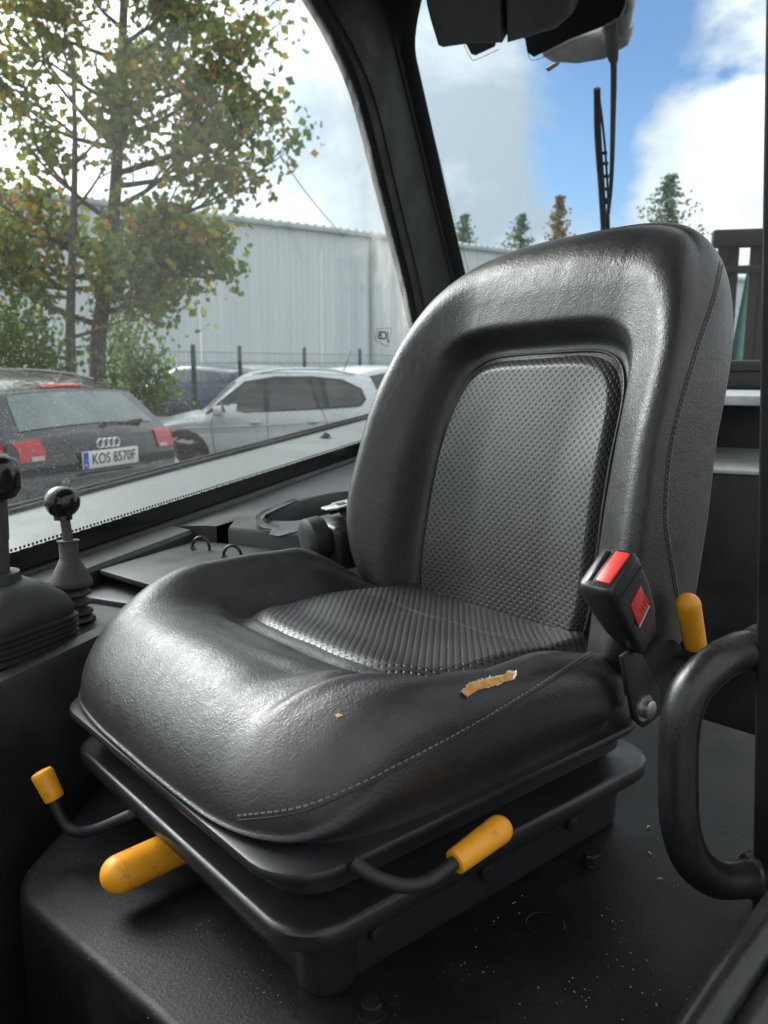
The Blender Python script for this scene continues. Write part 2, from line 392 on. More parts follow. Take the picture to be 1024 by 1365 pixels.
def frame(origin, zdir, xhint=(1, 0, 0)):
    z = Vector(zdir).normalized(); x = Vector(xhint)
    if abs(x.normalized().dot(z)) > .999: x = Vector((0, 1, 0))
    x = (x - z * x.dot(z)).normalized(); y = z.cross(x)
    m = Matrix((x, y, z)).transposed().to_4x4(); m.translation = Vector(origin); return m
def empty(name, loc=(0, 0, 0), rz=0, label=None, cat=None, group=None):
    o = bpy.data.objects.new(name, None); o.empty_display_size = .1; link(o); o.location = loc; o.rotation_euler = (0, 0, rz)
    if label: tag(o, label, cat, group)
    return o
def tag(o, label=None, cat=None, group=None, kind=None):
    if label: o['label'] = label
    if cat: o['category'] = cat
    if group: o['group'] = group
    if kind: o['kind'] = kind
    return o
def text_mesh(name, body, size, mat, parent, mw, extrude=.001, bold=0, xs=1):
    cu = bpy.data.curves.new(name, 'FONT'); cu.body = body; cu.size = size; cu.extrude = extrude; cu.align_x = 'CENTER'; cu.align_y = 'CENTER'; cu.offset = bold; cu.resolution_u = 3
    to = bpy.data.objects.new(name + '_curve', cu); COL.objects.link(to)
    bpy.context.view_layer.update()
    me = bpy.data.meshes.new_from_object(to.evaluated_get(bpy.context.evaluated_depsgraph_get()))
    bpy.data.objects.remove(to); bpy.data.curves.remove(cu)
    me.transform(Matrix.Diagonal((xs, 1, 1, 1))); me.transform(mw); me.name = name
    me.materials.clear(); me.materials.append(mat)
    return link(bpy.data.objects.new(name, me), parent)
def sm(x, a, b_):
    t = max(0., min(1., (x - a) / (b_ - a))); return t * t * (3 - 2 * t)
def ray_dir(px, py):
    d = Vector(((px - 512) / F_PX, 1, -(py - 682.5) / F_PX)); d.rotate(Matrix.Rotation(-PITCH, 3, 'X')); return d
def at(px, py, depth):
    """world point that the survey of the photograph puts at this pixel and depth (metres along +Y)"""
    d = ray_dir(px, py); return CAM + d * (depth / d.y)
# ------------------------------------------------------------------ the seat (local: x to the occupant's left, y to the rear; heights written above ground)
SZ0 = 1.05; SYAW = R(-49.6)
seat = empty('driver_seat', (-.025, .962, SZ0), SYAW, 'worn black vinyl driver seat with perforated centre panels and torn cushion', 'seat')
S2W = Matrix.Translation((-.025, .962, 0)) @ Matrix.Rotation(SYAW, 4, 'Z'); W2S = S2W.inverted()
DN = Matrix.Translation((0, 0, -SZ0))
def sb(mb, name, mat, parent=None, smooth=40, fixn=True):
    o = mb.build(name, mat, parent or seat, smooth, fixn); o.data.transform(DN); return o
def spow(v, p): return math.copysign(abs(v) ** p, v)

# cushion -------------------------------------------------------------
CC = (0.0, -.015); CHW, CHD = .253, .250
TQ = (-.012, .112, .190, .204, 3.8)                       # outline of the perforated tongue: centre, half sizes, exponent
def tq(x, y): return (abs((x - TQ[0]) / TQ[2]) ** TQ[4] + abs((y - TQ[1]) / TQ[3]) ** TQ[4]) ** (1 / TQ[4])
CREASES = [(.195, -.085, .150, -.225, .009, .0042), (.165, -.10, .105, -.20, .010, .0026), (.175, -.02, .215, -.075, .007, .0030), (.150, -.045, .10, -.10, .008, .0020), (-.10, -.12, .02, -.14, .010, .0012), (.02, -.17, .12, -.15, .009, .0016)]
def ztop(x, y):
    z = 1.272
    z += .039 * math.exp(-((y + .180) / .105) ** 2) * (1 - .12 * (x / .24) ** 2)         # front roll
    s_ = sm(abs(x), .145, .228) if x < 0 else sm(x, .150, .225)
    rise = sm(y, -.26, -.02) * (1 - sm(y, .05, .22))
    z += (.070 if x < 0 else .034) * s_ * rise                                            # side bolsters
    z -= .016 * sm(y, .02, .22) * (1 - s_)
    q = tq(x, y)
    z -= .010 * math.exp(-((q - 1.03) * .165 / .012) ** 2) * (1 - .4 * sm(y, -.06, .1))   # sewn groove round the tongue
    # slumped, creased front right corner
    z -= .007 * math.exp(-(((x - .12) / .06) ** 2 + ((y + .20) / .05) ** 2))
    z += .009 * math.exp(-(((x - .165) / .035) ** 2 + ((y + .15) / .06) ** 2))
    z -= .007 * math.exp(-(((x - .185) / .03) ** 2 + ((y + .02) / .05) ** 2))
    for ax_, ay_, bx_, by_, w_, h_ in CREASES:
        dx, dy = bx_ - ax_, by_ - ay_; L2 = dx * dx + dy * dy; t_ = ((x - ax_) * dx + (y - ay_) * dy) / L2
        if -.2 < t_ < 1.2:
            dd = ((x - ax_) * dy - (y - ay_) * dx) / math.sqrt(L2); f_ = math.sin(math.pi * max(0, min(1, (t_ + .2) / 1.4)))
            z += h_ * f_ * (math.exp(-(dd / w_) ** 2) - .8 * math.exp(-((dd - 1.8 * w_) / w_) ** 2))
    z += .0016 * mnoise.noise(Vector((x * 22, y * 22, 1.3))) + .0022 * mnoise.noise(Vector((x * 9, y * 9, 4.3)))
    return z
def coutline(th):
    c, s_ = math.cos(th), math.sin(th); e = 2 / (8.5 if c < 0 and s_ < 0 else 5.6)
    x = CHW * spow(c, e); y = CHD * spow(s_, e)
    if x < 0: x *= 1.06
    if y < 0: x *= 1 - .03 * (y / CHD) ** 2; y *= 1 + .06 * (1 - (x / CHW) ** 2)
    return x, y
def cushion_pt(th, t):
    ox, oy = coutline(th); Rm = math.hypot(ox, oy)
    fr = sm(-oy, .10, .24)
    re = .045 + .045 * fr + (.012 if ox < 0 else 0) * (1 - fr)
    zb = 1.1965
    if t <= .8:
        rho = 1 - (1 - t / .8) ** 1.35
        x, y = CC[0] + ox * rho, CC[1] + oy * rho
        m = (1 - rho) * Rm; z = ztop(x, y)
        if m < re: z -= re * .92 * (1 - math.sqrt(max(0, 1 - (1 - m / re) ** 2)))
        return (x, y, max(z, zb + .004))
    s_ = (t - .8) / .2
    x, y = CC[0] + ox, CC[1] + oy
    z0 = max(ztop(x, y) - re * .92, zb + .004)
    z = z0 + (zb - z0) * s_
    k = 1 + .010 * math.sin(math.pi * min(1, s_ * 1.25)) - .050 * sm(s_, .30, 1) + .004 * mnoise.noise(Vector((x * 14, y * 14, z * 20)))
    return (CC[0] + ox * k, CC[1] + oy * k, z)
NT, NR = 300, 130
mb = MB(); mb.grid(NT, NR, lambda u, v: cushion_pt(2 * math.pi * u, max(v, .004)), closed_u=True)
cush = sb(mb, 'cushion', M['vinyl'], smooth=180)
cush_bvh = BVHTree.FromPolygons([Vector(v) for v in mb.v], mb.f)
tag(cush, 'glossy creased black cushion cover, torn near its right edge')
def set_uv(o, fn):
    uv = o.data.uv_layers.new(name='UVMap')
    for lp in o.data.loops: uv.data[lp.index].uv = fn(o.data.vertices[lp.vertex_index].co)
def tongue_pt(th, t, lift=.0):
    c, s_ = math.cos(th), math.sin(th); e = 2 / TQ[4]
    x = TQ[0] + TQ[2] * spow(c, e) * t; y = TQ[1] + TQ[3] * spow(s_, e) * t
    z = 1.272 - .016 * sm(y, .02, .22) + .030 * math.exp(-((y + .185) / .095) ** 2) + .008 * sm(abs(x), .06, .16) * sm(y, -.05, .1)
    z += .0065 + .006 * math.exp(-((y + .05) / .035) ** 2) - .015 * sm(t, .86, 1.0) - .0022 * math.exp(-((y - .145 - .06 * x) / .0035) ** 2)
    return (x, y, z + lift)
mb = MB(); mb.grid(200, 90, lambda u, v: tongue_pt(2 * math.pi * u, max(v, .004)), closed_u=True)
ins = sb(mb, 'perforated_panel', M['perf'], cush, 180); set_uv(ins, lambda c: (c.x, c.y))

# backrest ------------------------------------------------------------
BQ = (-.006, 1.415, .156, .203, 5.5)
BC = (0, 1.50)
def bq(x, z): return (abs((x - BQ[0]) / (BQ[2] - .03 * (z - 1.44))) ** BQ[4] + abs((z - BQ[1]) / BQ[3]) ** BQ[4]) ** (1 / BQ[4])
def yline(z): return .246 + (z - 1.25) * .215 - .012 * math.sin(math.pi * max(0, min(1, (z - 1.25) / .36)))
def yback(x, z):
    y = yline(z)
    q = bq(x, z)
    wing = (.060 * (1 - .50 * sm(z, 1.48, 1.76))) * sm(abs(x), .12, .262)
    if x < 0: wing *= 1.12
    y -= wing + .030 * sm(q, 1.0, 1.20) * (1 - .55 * sm(z, 1.69, 1.79))               # padded rim standing proud of the centre panel
    y += .006 * math.exp(-((q - 1.03) * .15 / .012) ** 2)
    y += .0016 * mnoise.noise(Vector((x * 12, z * 12, 7)))
    return y
def boutline(th):
    c, s_ = math.cos(th), math.sin(th)
    if s_ >= 0: x = .262 * spow(c, 2 / 3.7); z = .275 * spow(s_, 2 / (3.6 if c > 0 else 3.1))
    elif c < 0: x = .262 * spow(c, 2 / 5.0); z = .290 * spow(s_, 2 / 3.2)
    else: x = .262 * spow(c, 2 / 7.0); z = .290 * spow(s_, 2 / 7.0)
    if x > 0: x *= .930
    x *= 1 - .035 * sm(z, .0, .25) + .03 * sm(-z, .0, .10) - (.10 if x < 0 else 0) * sm(-z, .10, .29)
    return x, z
def back_pt(th, t):
    ox, oz = boutline(th); Rm = math.hypot(ox, oz)
    side = sm(abs(ox), .18, .25); re = .032 + .02 * sm(oz, .1, .25)
    depth = .115 - .05 * sm(oz, .15, .27)
    if t <= .68:
        rho = 1 - (1 - t / .68) ** 1.3
        x, z = BC[0] + ox * rho, BC[1] + oz * rho
        m = (1 - rho) * Rm; y = yback(x, z)
        if m < re: y += re * (1 - math.sqrt(max(0, 1 - (1 - m / re) ** 2)))
    elif t <= .86:
        s_ = (t - .68) / .18
        x, z = BC[0] + ox, BC[1] + oz
        y0 = yback(x, z) + re; y1 = max(yline(z) + .058, y0 + .03)
        k = 1 + .018 * math.sin(math.pi * s_)
        x, z = BC[0] + ox * k, BC[1] + oz * k; y = y0 + (y1 - y0) * s_
    else:
        s_ = (t - .86) / .14; k = 1 - s_ * .98
        x, z = BC[0] + ox * k, BC[1] + oz * k
        zz = BC[1] + oz; ye = max(yline(zz) + .058, yback(BC[0] + ox, zz) + re + .03)
        y = ye * (1 - sm(s_, 0, .5)) + (yline(z) + .105) * sm(s_, 0, .5)
    z += BTILT * x * .5
    return (x, y, z)
BTILT = .09
mb = MB(); mb.grid(300, 130, lambda u, v: back_pt(2 * math.pi * u, max(v, .004)), closed_u=True)
bk = sb(mb, 'backrest', M['vinyl'], smooth=180); bk_bvh = BVHTree.FromPolygons([Vector(v) for v in mb.v], mb.f)
def bpanel_pt(th, t):
    c, s_ = math.cos(th), math.sin(th); e = 2 / BQ[4]
    z = BQ[1] + BQ[3] * spow(s_, e) * t
    x = BQ[0] + (BQ[2] - .03 * (z - 1.44)) * spow(c, e) * t
    y = yline(z) - .008 - .014 * sm(abs(x), .06, .16) * (1 - sm(z, 1.45, 1.62)) + .018 * sm(t, .88, 1.0)
    return (x, y, z + BTILT * x * .5)
mb = MB(); mb.grid(200, 90, lambda u, v: bpanel_pt(2 * math.pi * u, max(v, .004)), closed_u=True)
bins = sb(mb, 'perforated_panel', M['perf'], bk, 180)
def buv(c):
    z = c.z + SZ0 - BTILT * c.x * .5
    e = max(0, c.y - (yline(z) - .008 - .014 * sm(abs(c.x), .06, .16) * (1 - sm(z, 1.45, 1.62))))
    w_ = abs(c.x - BQ[0]) / BQ[2]; h_ = abs(z - BQ[1]) / BQ[3]
    return (c.x + (math.copysign(e, c.x) if w_ > h_ else 0), c.z + (math.copysign(e, z - BQ[1]) if h_ >= w_ else 0))
set_uv(bins, buv)
mb = MB(); pp = [bpanel_pt(2 * math.pi * k / 160, .975) for k in range(161)]
mb.tube([(p[0] * 1.005, p[1] - .004, p[2] + .001) for p in pp], .0022, 6, False); sb(mb, 'piping', M['vinyl'], bk, 180)

# seams: a tucked line and its stitches laid on the covers -------------------
def drape(pix, bvh, off=.0008):
    out = []
    o = W2S @ CAM
    for px, py in pix:
        h = bvh.ray_cast(o, (W2S.to_3x3() @ ray_dir(px, py)).normalized())
        if h[0] is not None:
            n = h[1] if h[1].dot(o - h[0]) > 0 else -h[1]
            out.append((h[0] + n * off, n))
    return out
def pixline(pts, step=4):
    pts = [Vector((x, y, 0)) for x, y in pts]; o, _ = catmull(pts, [0] * len(pts), 24); res = [o[0]]
    for p in o:
        if (p - res[-1]).length >= step: res.append(p)
    return [(p.x, p.y) for p in res]
def seam(pix, bvh, parent, offs=.005):
    d = drape(pixline(pix, 4), bvh, -.0004)
    if len(d) < 3: return
    mb = MB(); mb.tube([p for p, n in d], .0011, 6); sb(mb, 'seam', M['rubber'], parent, 180)
    mb = MB(); L = [(p, n) for p, n in d]
    # stitches run beside the seam at an even spacing
    acc = 0; prev = L[0][0]; nxt = .004
    for i in range(1, len(L)):
        p, n = L[i]; seg = (p - prev).length; t = (p - prev).normalized() if seg else Vector((1, 0, 0))
        while acc + seg >= nxt and seg > 0:
            q = prev + t * (nxt - acc); side = n.cross(t).normalized()
            c = q + side * offs + n * .0016
            mb.box((0, 0, 0), (.0044, .0013, .0011), 0, frame(c, n, t)); nxt += .0066
        acc += seg; prev = p
    st = sb(mb, 'stitching', M['thread'], parent, 0); tag(st, kind='stuff')
seam([(318, 1094), (400, 1083), (470, 1055), (560, 1010), (640, 966), (720, 918), (790, 874), (818, 859)], cush_bvh, cush, .0045)
seam([(962, 338), (950, 395), (930, 455), (905, 540), (890, 610), (885, 690), (893, 750), (902, 800)], bk_bvh, bk, .0045)
# the tear: a sunken strip of foam with a ragged rim of white backing
tc_pix = [(616, 922), (626, 912), (640, 909), (655, 905), (668, 903), (676, 897), (684, 898), (683, 907), (668, 911), (650, 917), (636, 921), (622, 930)]
d = drape(tc_pix, cush_bvh, .0006)
if len(d) == len(tc_pix):
    ctr = sum((p for p, n in d), Vector()) / len(d); nn = sum((n for p, n in d), Vector()).normalized()
    mb = MB(); N_ = len(d)
    rim = [p + nn * .0002 for p, n in d]
    mb.add([p for p in rim] + [ctr * .25 + p * .75 - nn * .0002 for p in rim] + [ctr], [(i, (i + 1) % N_, N_ + (i + 1) % N_, N_ + i) for i in range(N_)] + [(N_ + i, N_ + (i + 1) % N_, 2 * N_) for i in range(N_)])
    tr_ = sb(mb, 'torn_foam', M['foam'], cush, 180); tag(tr_, 'yellow foam showing through the tear')
    mb = MB(); random.seed(3)
    for i in range(N_):
        for k in range(4):
            p = rim[i].lerp(rim[(i + 1) % N_], k / 4 + random.uniform(-.05, .05)); o_ = (p - ctr).normalized()
            t_ = (rim[(i + 1) % N_] - rim[i]).normalized(); w_ = random.uniform(.0010, .0036)
            mb.add([p - t_ * .0022, p + t_ * .0022, p + o_ * w_ + nn * .0022 + t_ * .0012, p + o_ * w_ + nn * .0022 - t_ * .0012], [(0, 1, 2, 3)])
    sb(mb, 'torn_edge', M['scrim'], cush, 0)
d = drape([(446, 953), (452, 951), (457, 954), (450, 957)], cush_bvh, .0006)
if len(d) == 4: mb = MB(); mb.add([p for p, n in d], [(0, 1, 2, 3)]); sb(mb, 'foam_crumb', M['foam'], cush, 0)

# pan, tray and suspension base ------------------------------------------
def rrect(hx, y0, y1, r, n=6):
    o = []
    for cx, cy, a0 in ((hx - r, y1 - r, 0), (-hx + r, y1 - r, 90), (-hx + r, y0 + r, 180), (hx - r, y0 + r, 270)):
        for k in range(n + 1): w = R(a0 + 90 * k / n); o.append((cx + r * math.cos(w), cy + r * math.sin(w)))
    return o
mb = MB(); mb.prism(rrect(.251, -.281, .235, .055), 1.186, 1.197, .004, side_only=True)
mb.prism(rrect(.230, -.255, .225, .045), 1.160, 1.187, 0)
sb(mb, 'seat_pan', M['plastic'])
def tray_ring(levels):
    mb = MB(); rings = []
    for hx, y0, y1, r, z in levels: rings.append([(x, y, z) for x, y in rrect(hx, y0, y1, r, 8)])
    n = len(rings[0]); vs_ = [p for r_ in rings for p in r_]
    fs = [(i * n + k, i * n + (k + 1) % n, (i + 1) * n + (k + 1) % n, (i + 1) * n + k) for i in range(len(rings) - 1) for k in range(n)]
    fs.append(tuple(range((len(rings) - 1) * n, len(rings) * n))); mb.add(vs_, fs); return mb
mb = tray_ring([(.228, -.242, .240, .040, 1.116), (.247, -.266, .254, .048, 1.119), (.250, -.270, .257, .049, 1.124), (.250, -.270, .257, .049, 1.137), (.2475, -.2675, .2545, .048, 1.1405), (.244, -.264, .252, .047, 1.1415), (.238, -.258, .247, .046, 1.1410),
                (.222, -.238, .234, .044, 1.1445), (.204, -.218, .216, .042, 1.152), (.192, -.204, .205, .04, 1.160), (.180, -.19, .19, .04, 1.161)])
sb(mb, 'base_tray', M['plastic'])
mb = tray_ring([(.214, -.222, .235, .030, 1.050), (.216, -.224, .237, .030, 1.056), (.222, -.230, .238, .035, 1.116), (.20, -.2, .2, .03, 1.117)])
sb(mb, 'suspension_skirt', M['plastic_matte'])
mb = MB(); mb.lathe([(.0, 1.0502), (.026, 1.0502), (.028, 1.056), (.030, 1.117), (.0, 1.117)], 28, Matrix.Translation((.196, -.203, 0))); sb(mb, 'corner_foot', M['plastic'])
for y in (-.165, -.02, .12):
    mb = MB(); mb.lathe([(.0, 0), (.0085, 0), (.008, .003), (.004, .004)], 20, frame((.2225, y, 1.090), (1, 0, 0))); sb(mb, 'plug', M['plastic'])
for x in (-.15, -.03): mb = MB(); mb.box((x, -.232, 1.092), (.010, .014, .03), .002); sb(mb, 'bracket', M['plastic'])

# levers --------------------------------------------------------------
def grip(p0, p1, r0, r1, name='grip', parent=None, hole=False, domed=True):
    p0, p1 = Vector(p0), Vector(p1); L = (p1 - p0).length; mb = MB()
    prof = [(r0 * .55, 0), (r0 * .93, .0004), (r0, .002)]
    n = 8
    if domed:
        prof += [(r0 + (r1 - r0) * k / 5, .002 + (L - .002 - r1) * k / 5) for k in range(1, 6)]
        prof += [(r1 * math.cos(R(90 * k / n)), L - r1 + r1 * math.sin(R(90 * k / n))) for k in range(1, n)] + [(.0004, L)]
    else:
        prof += [(r0 + (r1 - r0) * k / 5, .002 + (L - .007) * k / 5) for k in range(1, 6)] + [(r1 * .97, L - .003), (r1 * .88, L - .0008), (r1 * .6, L), (.0004, L)]
    mb.lathe(prof, 32, frame(p0, p1 - p0)); return sb(mb, name, M['yellow'], parent, 50)
def rod(pts, r, parent=None, name='rod', sub=8, mat='plastic_matte'):
    mb = MB(); mb.tube(pts, r, 16, sub=sub); return sb(mb, name, M[mat], parent)
r1 = rod([(-.075, -.20, 1.120), (-.078, -.262, 1.113), (-.105, -.292, 1.094), (-.130, -.305, 1.083), (-.146, -.312, 1.086), (-.155, -.317, 1.100), (-.163, -.322, 1.118)], .0062, name='height_lever')
grip((-.159, -.319, 1.116), (-.172, -.328, 1.148), .0112, .0125, parent=r1, domed=False)
g = grip((-.030, -.19, 1.087), (-.018, -.324, 1.087), .0195, .0195, name='weight_adjuster_handle')
mb = MB(); mb.tube([(-.0195, -.3045, 1.087), (-.0194, -.3055, 1.087)], .01965, 32); sb(mb, 'mould_line', M['yellow'], g)
r2 = rod([(.252, -.215, 1.196), (.268, -.205, 1.186), (.279, -.185, 1.175), (.283, -.163, 1.170), (.283, -.140, 1.172), (.283, -.118, 1.176)], .0062, name='recline_lever')
grip((.283, -.128, 1.174), (.284, -.060, 1.186), .0112, .0130, parent=r2)
r3 = rod([(.278, .29, 1.20), (.278, .277, 1.25), (.278, .262, 1.285)], .005, name='backrest_lever')
g = grip((.278, .266, 1.280), (.278, .238, 1.346), .0125, .0140, parent=r3)
mb = MB(); mb.tube([(.262, .30, 1.262), (.290, .24, 1.262), (.296, .20, 1.262)], .009, 12); sb(mb, 'recline_bar', M['plastic_matte'])

# belt buckle on its stalk ----------------------------------------------
bk_f = Matrix(((1, 0, 0), (0, .80, -.60), (0, .60, .80))).to_4x4(); bk_f.translation = Vector((.268, .125, 1.362))
mb = MB()
for z0, hx, hy in ((0, 0, 0),):
    prof = [(-.074, .008, .014), (-.066, .012, .018), (-.034, .0185, .0255), (.0, .0205, .0290), (.034, .0208, .0292), (.0415, .0200, .0284), (.0440, .0175, .0260)]
    n = 32; vs_ = []
    for z, a, c in prof:
        for k in range(n):
            w = 2 * math.pi * (k + .5) / n; vs_.append((a * spow(math.cos(w), 2 / 7), c * spow(math.sin(w), 2 / 7), z))
    fs = [(i * n + k, i * n + (k + 1) % n, (i + 1) * n + (k + 1) % n, (i + 1) * n + k) for i in range(len(prof) - 1) for k in range(n)]
    fs += [tuple(range(n))[::-1], tuple(range((len(prof) - 1) * n, len(prof) * n))]
    mb.add(vs_, fs, bk_f)
bkl = sb(mb, 'belt_buckle', M['plastic'], None, 50); tag(bkl, 'black belt buckle with red release button')
mb = MB(); mb.box((.0065, .002, .0425), (.017, .042, .007), .0015, bk_f); sb(mb, 'release_button', M['red'], bkl)
mb = MB(); mb.box((-.0095, 0, .0432), (.008, .044, .0025), .0008, bk_f); sb(mb, 'slot', M['frit'], bkl)
mb = MB(); mb.prism([(-.013, -.024), (.011, -.018), (.013, .011), (-.011, .006)], .0190, .0214, .0006, bk_f, axis='X'); rwd = sb(mb, 'red_window', M['red'], bkl)
mb = MB()
for k in range(4): mb.box((.0216, -.001 + k * .0042, -.0135 + k * .0014), (.0012, .0018, .009), .0004, bk_f)
tag(sb(mb, 'ridge', M['red'], rwd, 20), kind='stuff')
mb = MB(); mb.tube([bk_f @ Vector((.0212, a_, c_)) for a_, c_ in ((.0115, .0065), (.0115, -.0115 + .0), (-.0135, -.0245 + .0))][1:] + [], .0006, 6) if False else mb.tube([bk_f @ Vector((.0215, -.0135, -.0250)), bk_f @ Vector((.0215, .0115, -.0190))], .0008, 6); sb(mb, 'window_rim', M['steel'], rwd)
mb = MB(); mb.box((.0205, 0.0, .0255), (.003, .050, .003), .001, bk_f)
for sy in (-1, 1): mb.lathe([(.0, 0), (.0035, 0), (.0035, .0012), (.0, .0012)], 14, bk_f @ Matrix.Translation((-.004 , sy * .0225, .0435)))
sb(mb, 'trim', M['plastic_matte'], bkl)
mb = MB(); mb.prism([(.135, 1.295), (.165, 1.300), (.215, 1.235), (.212, 1.205), (.185, 1.200), (.165, 1.215)], .262, .268, .002, axis='X')
stk = sb(mb, 'buckle_stalk', M['plastic_matte'])
mb = MB(); mb.lathe([(.0, 0), (.015, 0), (.015, .003), (.0105, .003), (.0105, .010), (.009, .011), (.0, .011)], 6 * 4, frame((.268, .180, 1.226), (1, 0, 0))); sb(mb, 'anchor_bolt', M['steel'], stk)
mb = MB(); mb.lathe([(.0, 0), (.045, 0), (.047, .006), (.045, .014), (.0, .016)], 36, frame((.246, .232, 1.245), (1, 0, 0))); sb(mb, 'hinge_cover', M['plastic_matte'])
# belt retractor on the far side -------------------------------------------
rt_f = frame((-.300, .238, 1.342), (0, -.15, 1), (.2, 1, 0)) @ Matrix.Diagonal((1.22, 1.22, 1.22, 1))
mb = MB(); mb.box((.004, 0, -.018), (.118, .062, .062), .010, rt_f, 3)
rt = sb(mb, 'belt_retractor', M['plastic']); tag(rt, 'black belt retractor with webbing and steel tongue')
mb = MB(); mb.lathe([(.0, 0), (.026, 0), (.029, .004), (.029, .022), (.024, .026), (.010, .027), (.0, .027)], 32, rt_f @ frame((-.055, 0, -.004), (-1, 0, 0), (0, 0, 1))); sb(mb, 'spool_cap', M['plastic_matte'], rt)
mb = MB(); mb.grid(16, 8, lambda u, v: (-.034 + .085 * v, -.030 + .056 * u + .006 * math.sin(3 * u), .016 + .012 * math.sin(math.pi * min(1, u * 1.15)) - .045 * sm(u, .0, -1)), mat=rt_f)
mb.grid(2, 8, lambda u, v: (-.034 + .085 * v, -.034, .016 - .045 * u), mat=rt_f); sb(mb, 'webbing', M['rubber'], rt, 180)
mb = MB(); mb.prism([(-.048, -.006), (-.036, -.012), (.012, -.012), (.03, -.006), (.03, .018), (-.030, .018), (-.034, .012), (-.050, .010)], .030, .033, .0008, rt_f)
tg = sb(mb, 'belt_tongue', M['steel'], rt)
mb = MB(); mb.box((-.024, .002, .0335), (.012, .010, .0012), .0003, rt_f); sb(mb, 'tongue_slot', M['frit'], tg)

# ------------------------------------------------------------------ the cab (local: x inwards from the side window, y to the rear; heights above ground)
CYAW = R(-25)
cab = empty('machine_cab', (-.583, 1.3, 0), CYAW, 'black painted steel machine cab with dusty side window around the seat', 'cab')
C2W = Matrix.Translation((-.583, 1.3, 0)) @ Matrix.Rotation(CYAW, 4, 'Z'); W2C = C2W.inverted(); S2C = W2C @ S2W
def sz(y): return 1.305 + .058 * y                     # sill height climbs a little to the rear
RK = .80                                               # rake of the rear window: it leans forwards going up
def yr(z): return 2.15 - RK * (z - 1.615)
# side window pane with a rounded, raked rear edge
edge = [(1.78, 1.52), (1.735, 1.565), (1.607, 1.728), (1.533, 1.861), (1.369, 2.097), (1.227, 2.301), (1.122, 2.398), (.99, 2.456), (.80, 2.49)]
poly = [(-.75, sz(-.75)), (1.72, sz(1.72))] + edge + [(-.75, 2.49)]
mb = MB(); mb.prism(poly, -.012, -.006, axis='X'); side_win = mb.build('side_window', M['glass_side'], cab, 0)
tag(side_win, 'dusty speckled side window pane')
# dotted black border printed round the pane
mb = MB()
for i in range(90):
    y = -.6 + i * .026
    if y > 1.7: break
    mb.box((-.0045, y, sz(y) - .018), (.001, .0262, .036), 0)
frit = mb.build('glass_border', M['frit'], side_win, 0)
mb = MB()
for i in range(250):
    y = -.4 + i * .0086
    if y > 1.7: break
    mb.lathe([(.0, 0), (.0026, 0), (.0026, .0006), (.0, .0006)], 6, frame((-.0055, y, sz(y) + .0035), (1, 0, 0)))
ep, _ = catmull([Vector((0, a, c)) for a, c in edge], [0] * len(edge), 22)
acc = 0
for i in range(1, len(ep)):
    acc += (ep[i] - ep[i - 1]).length
    if acc > .0095:
        acc = 0; t = (ep[i] - ep[i - 1]).normalized(); nrm = Vector((0, -t.z, t.y)); nrm = nrm if nrm.y < 0 else -nrm
        q = ep[i] + nrm * .004; mb.lathe([(.0, 0), (.0026, 0), (.0026, .0006), (.0, .0006)], 6, frame((-.0055, q.y, q.z), (1, 0, 0)))
dots = mb.build('printed_dots', M['frit'], side_win, 0); tag(dots, kind='stuff')
# machine emblem on the pane, read from inside it is mirrored
em = frame((-.0050, 1.385, 1.680), (1, 0, 0), (0, 1, 0))
mirror = em @ Matrix.Rotation(R(0), 4, 'Z') @ Matrix.Diagonal((-1, 1, 1, 1))
text_mesh('sticker_lettering', 'JCB', .034, M['ink'], side_win, mirror, .0003, .0008, 1.45)
mb = MB(); q4 = [(-.056, -.014), (.034, -.032), (.060, .026), (-.044, .018)]
for i in range(4):
    a, c = q4[i], q4[(i + 1) % 4]; mb.tube([em @ Vector((a[0], a[1], 0)), em @ Vector((c[0], c[1], 0))], .0008, 5)
mb.build('sticker_outline', M['ink'], side_win, 0)
# outer bodywork ledge beyond the glass
def ledge(x0, x1, zoff0, zoff1, nm, mat, y0=-.7, y1=2.3, par=cab):
    mb = MB(); mb.grid(24, 2, lambda u, v: (x0 + (x1 - x0) * v, y0 + (y1 - y0) * u, sz(y0 + (y1 - y0) * u) + zoff0 + (zoff1 - zoff0) * v))
    return mb
mb = ledge(-.022, -.272, -.010, .004, '', None); mb.grid(24, 2, lambda u, v: (-.272, -.7 + 3.0 * u, sz(-.7 + 3.0 * u) + .004 - .3 * v))
lg = mb.build('outer_ledge', M['grey_paint'], cab, 30)
mb = MB()
for x in (-.232, -.262): mb.tube([(x, y, sz(y) + .0065) for y in (-.7, 0, .8, 1.6, 2.3)], .0045, 8)
mb.build('ledge_seal', M['rubber'], lg)
mb = MB(); p = (-.16, 1.30)
mb.lathe([(.0, 0), (.018, 0), (.014, .006), (.006, .012), (.0, .013)], 20, Matrix.Translation((p[0], p[1], sz(p[1]) + .001))); mb.build('ledge_bolt', M['rubber'], lg)
# inner sill, side wall
mb = MB(); n_ = 20
mb.grid(n_, 5, lambda u, v: [( .004, 0, -.034), (.012, 0, -.036), (.016, 0, -.042), (.016, 0, -.10), (.016, 0, -.7)][round(v * 4)] and tuple(Vector([( .000, 0, -.034), (.012, 0, -.036), (.016, 0, -.042), (.016, 0, -.10), (.016, 0, -.75)][round(v * 4)]) + Vector((0, -.8 + 2.95 * u, sz(-.8 + 2.95 * u)))))
mb.build('side_wall', M['paint'], cab, 50)
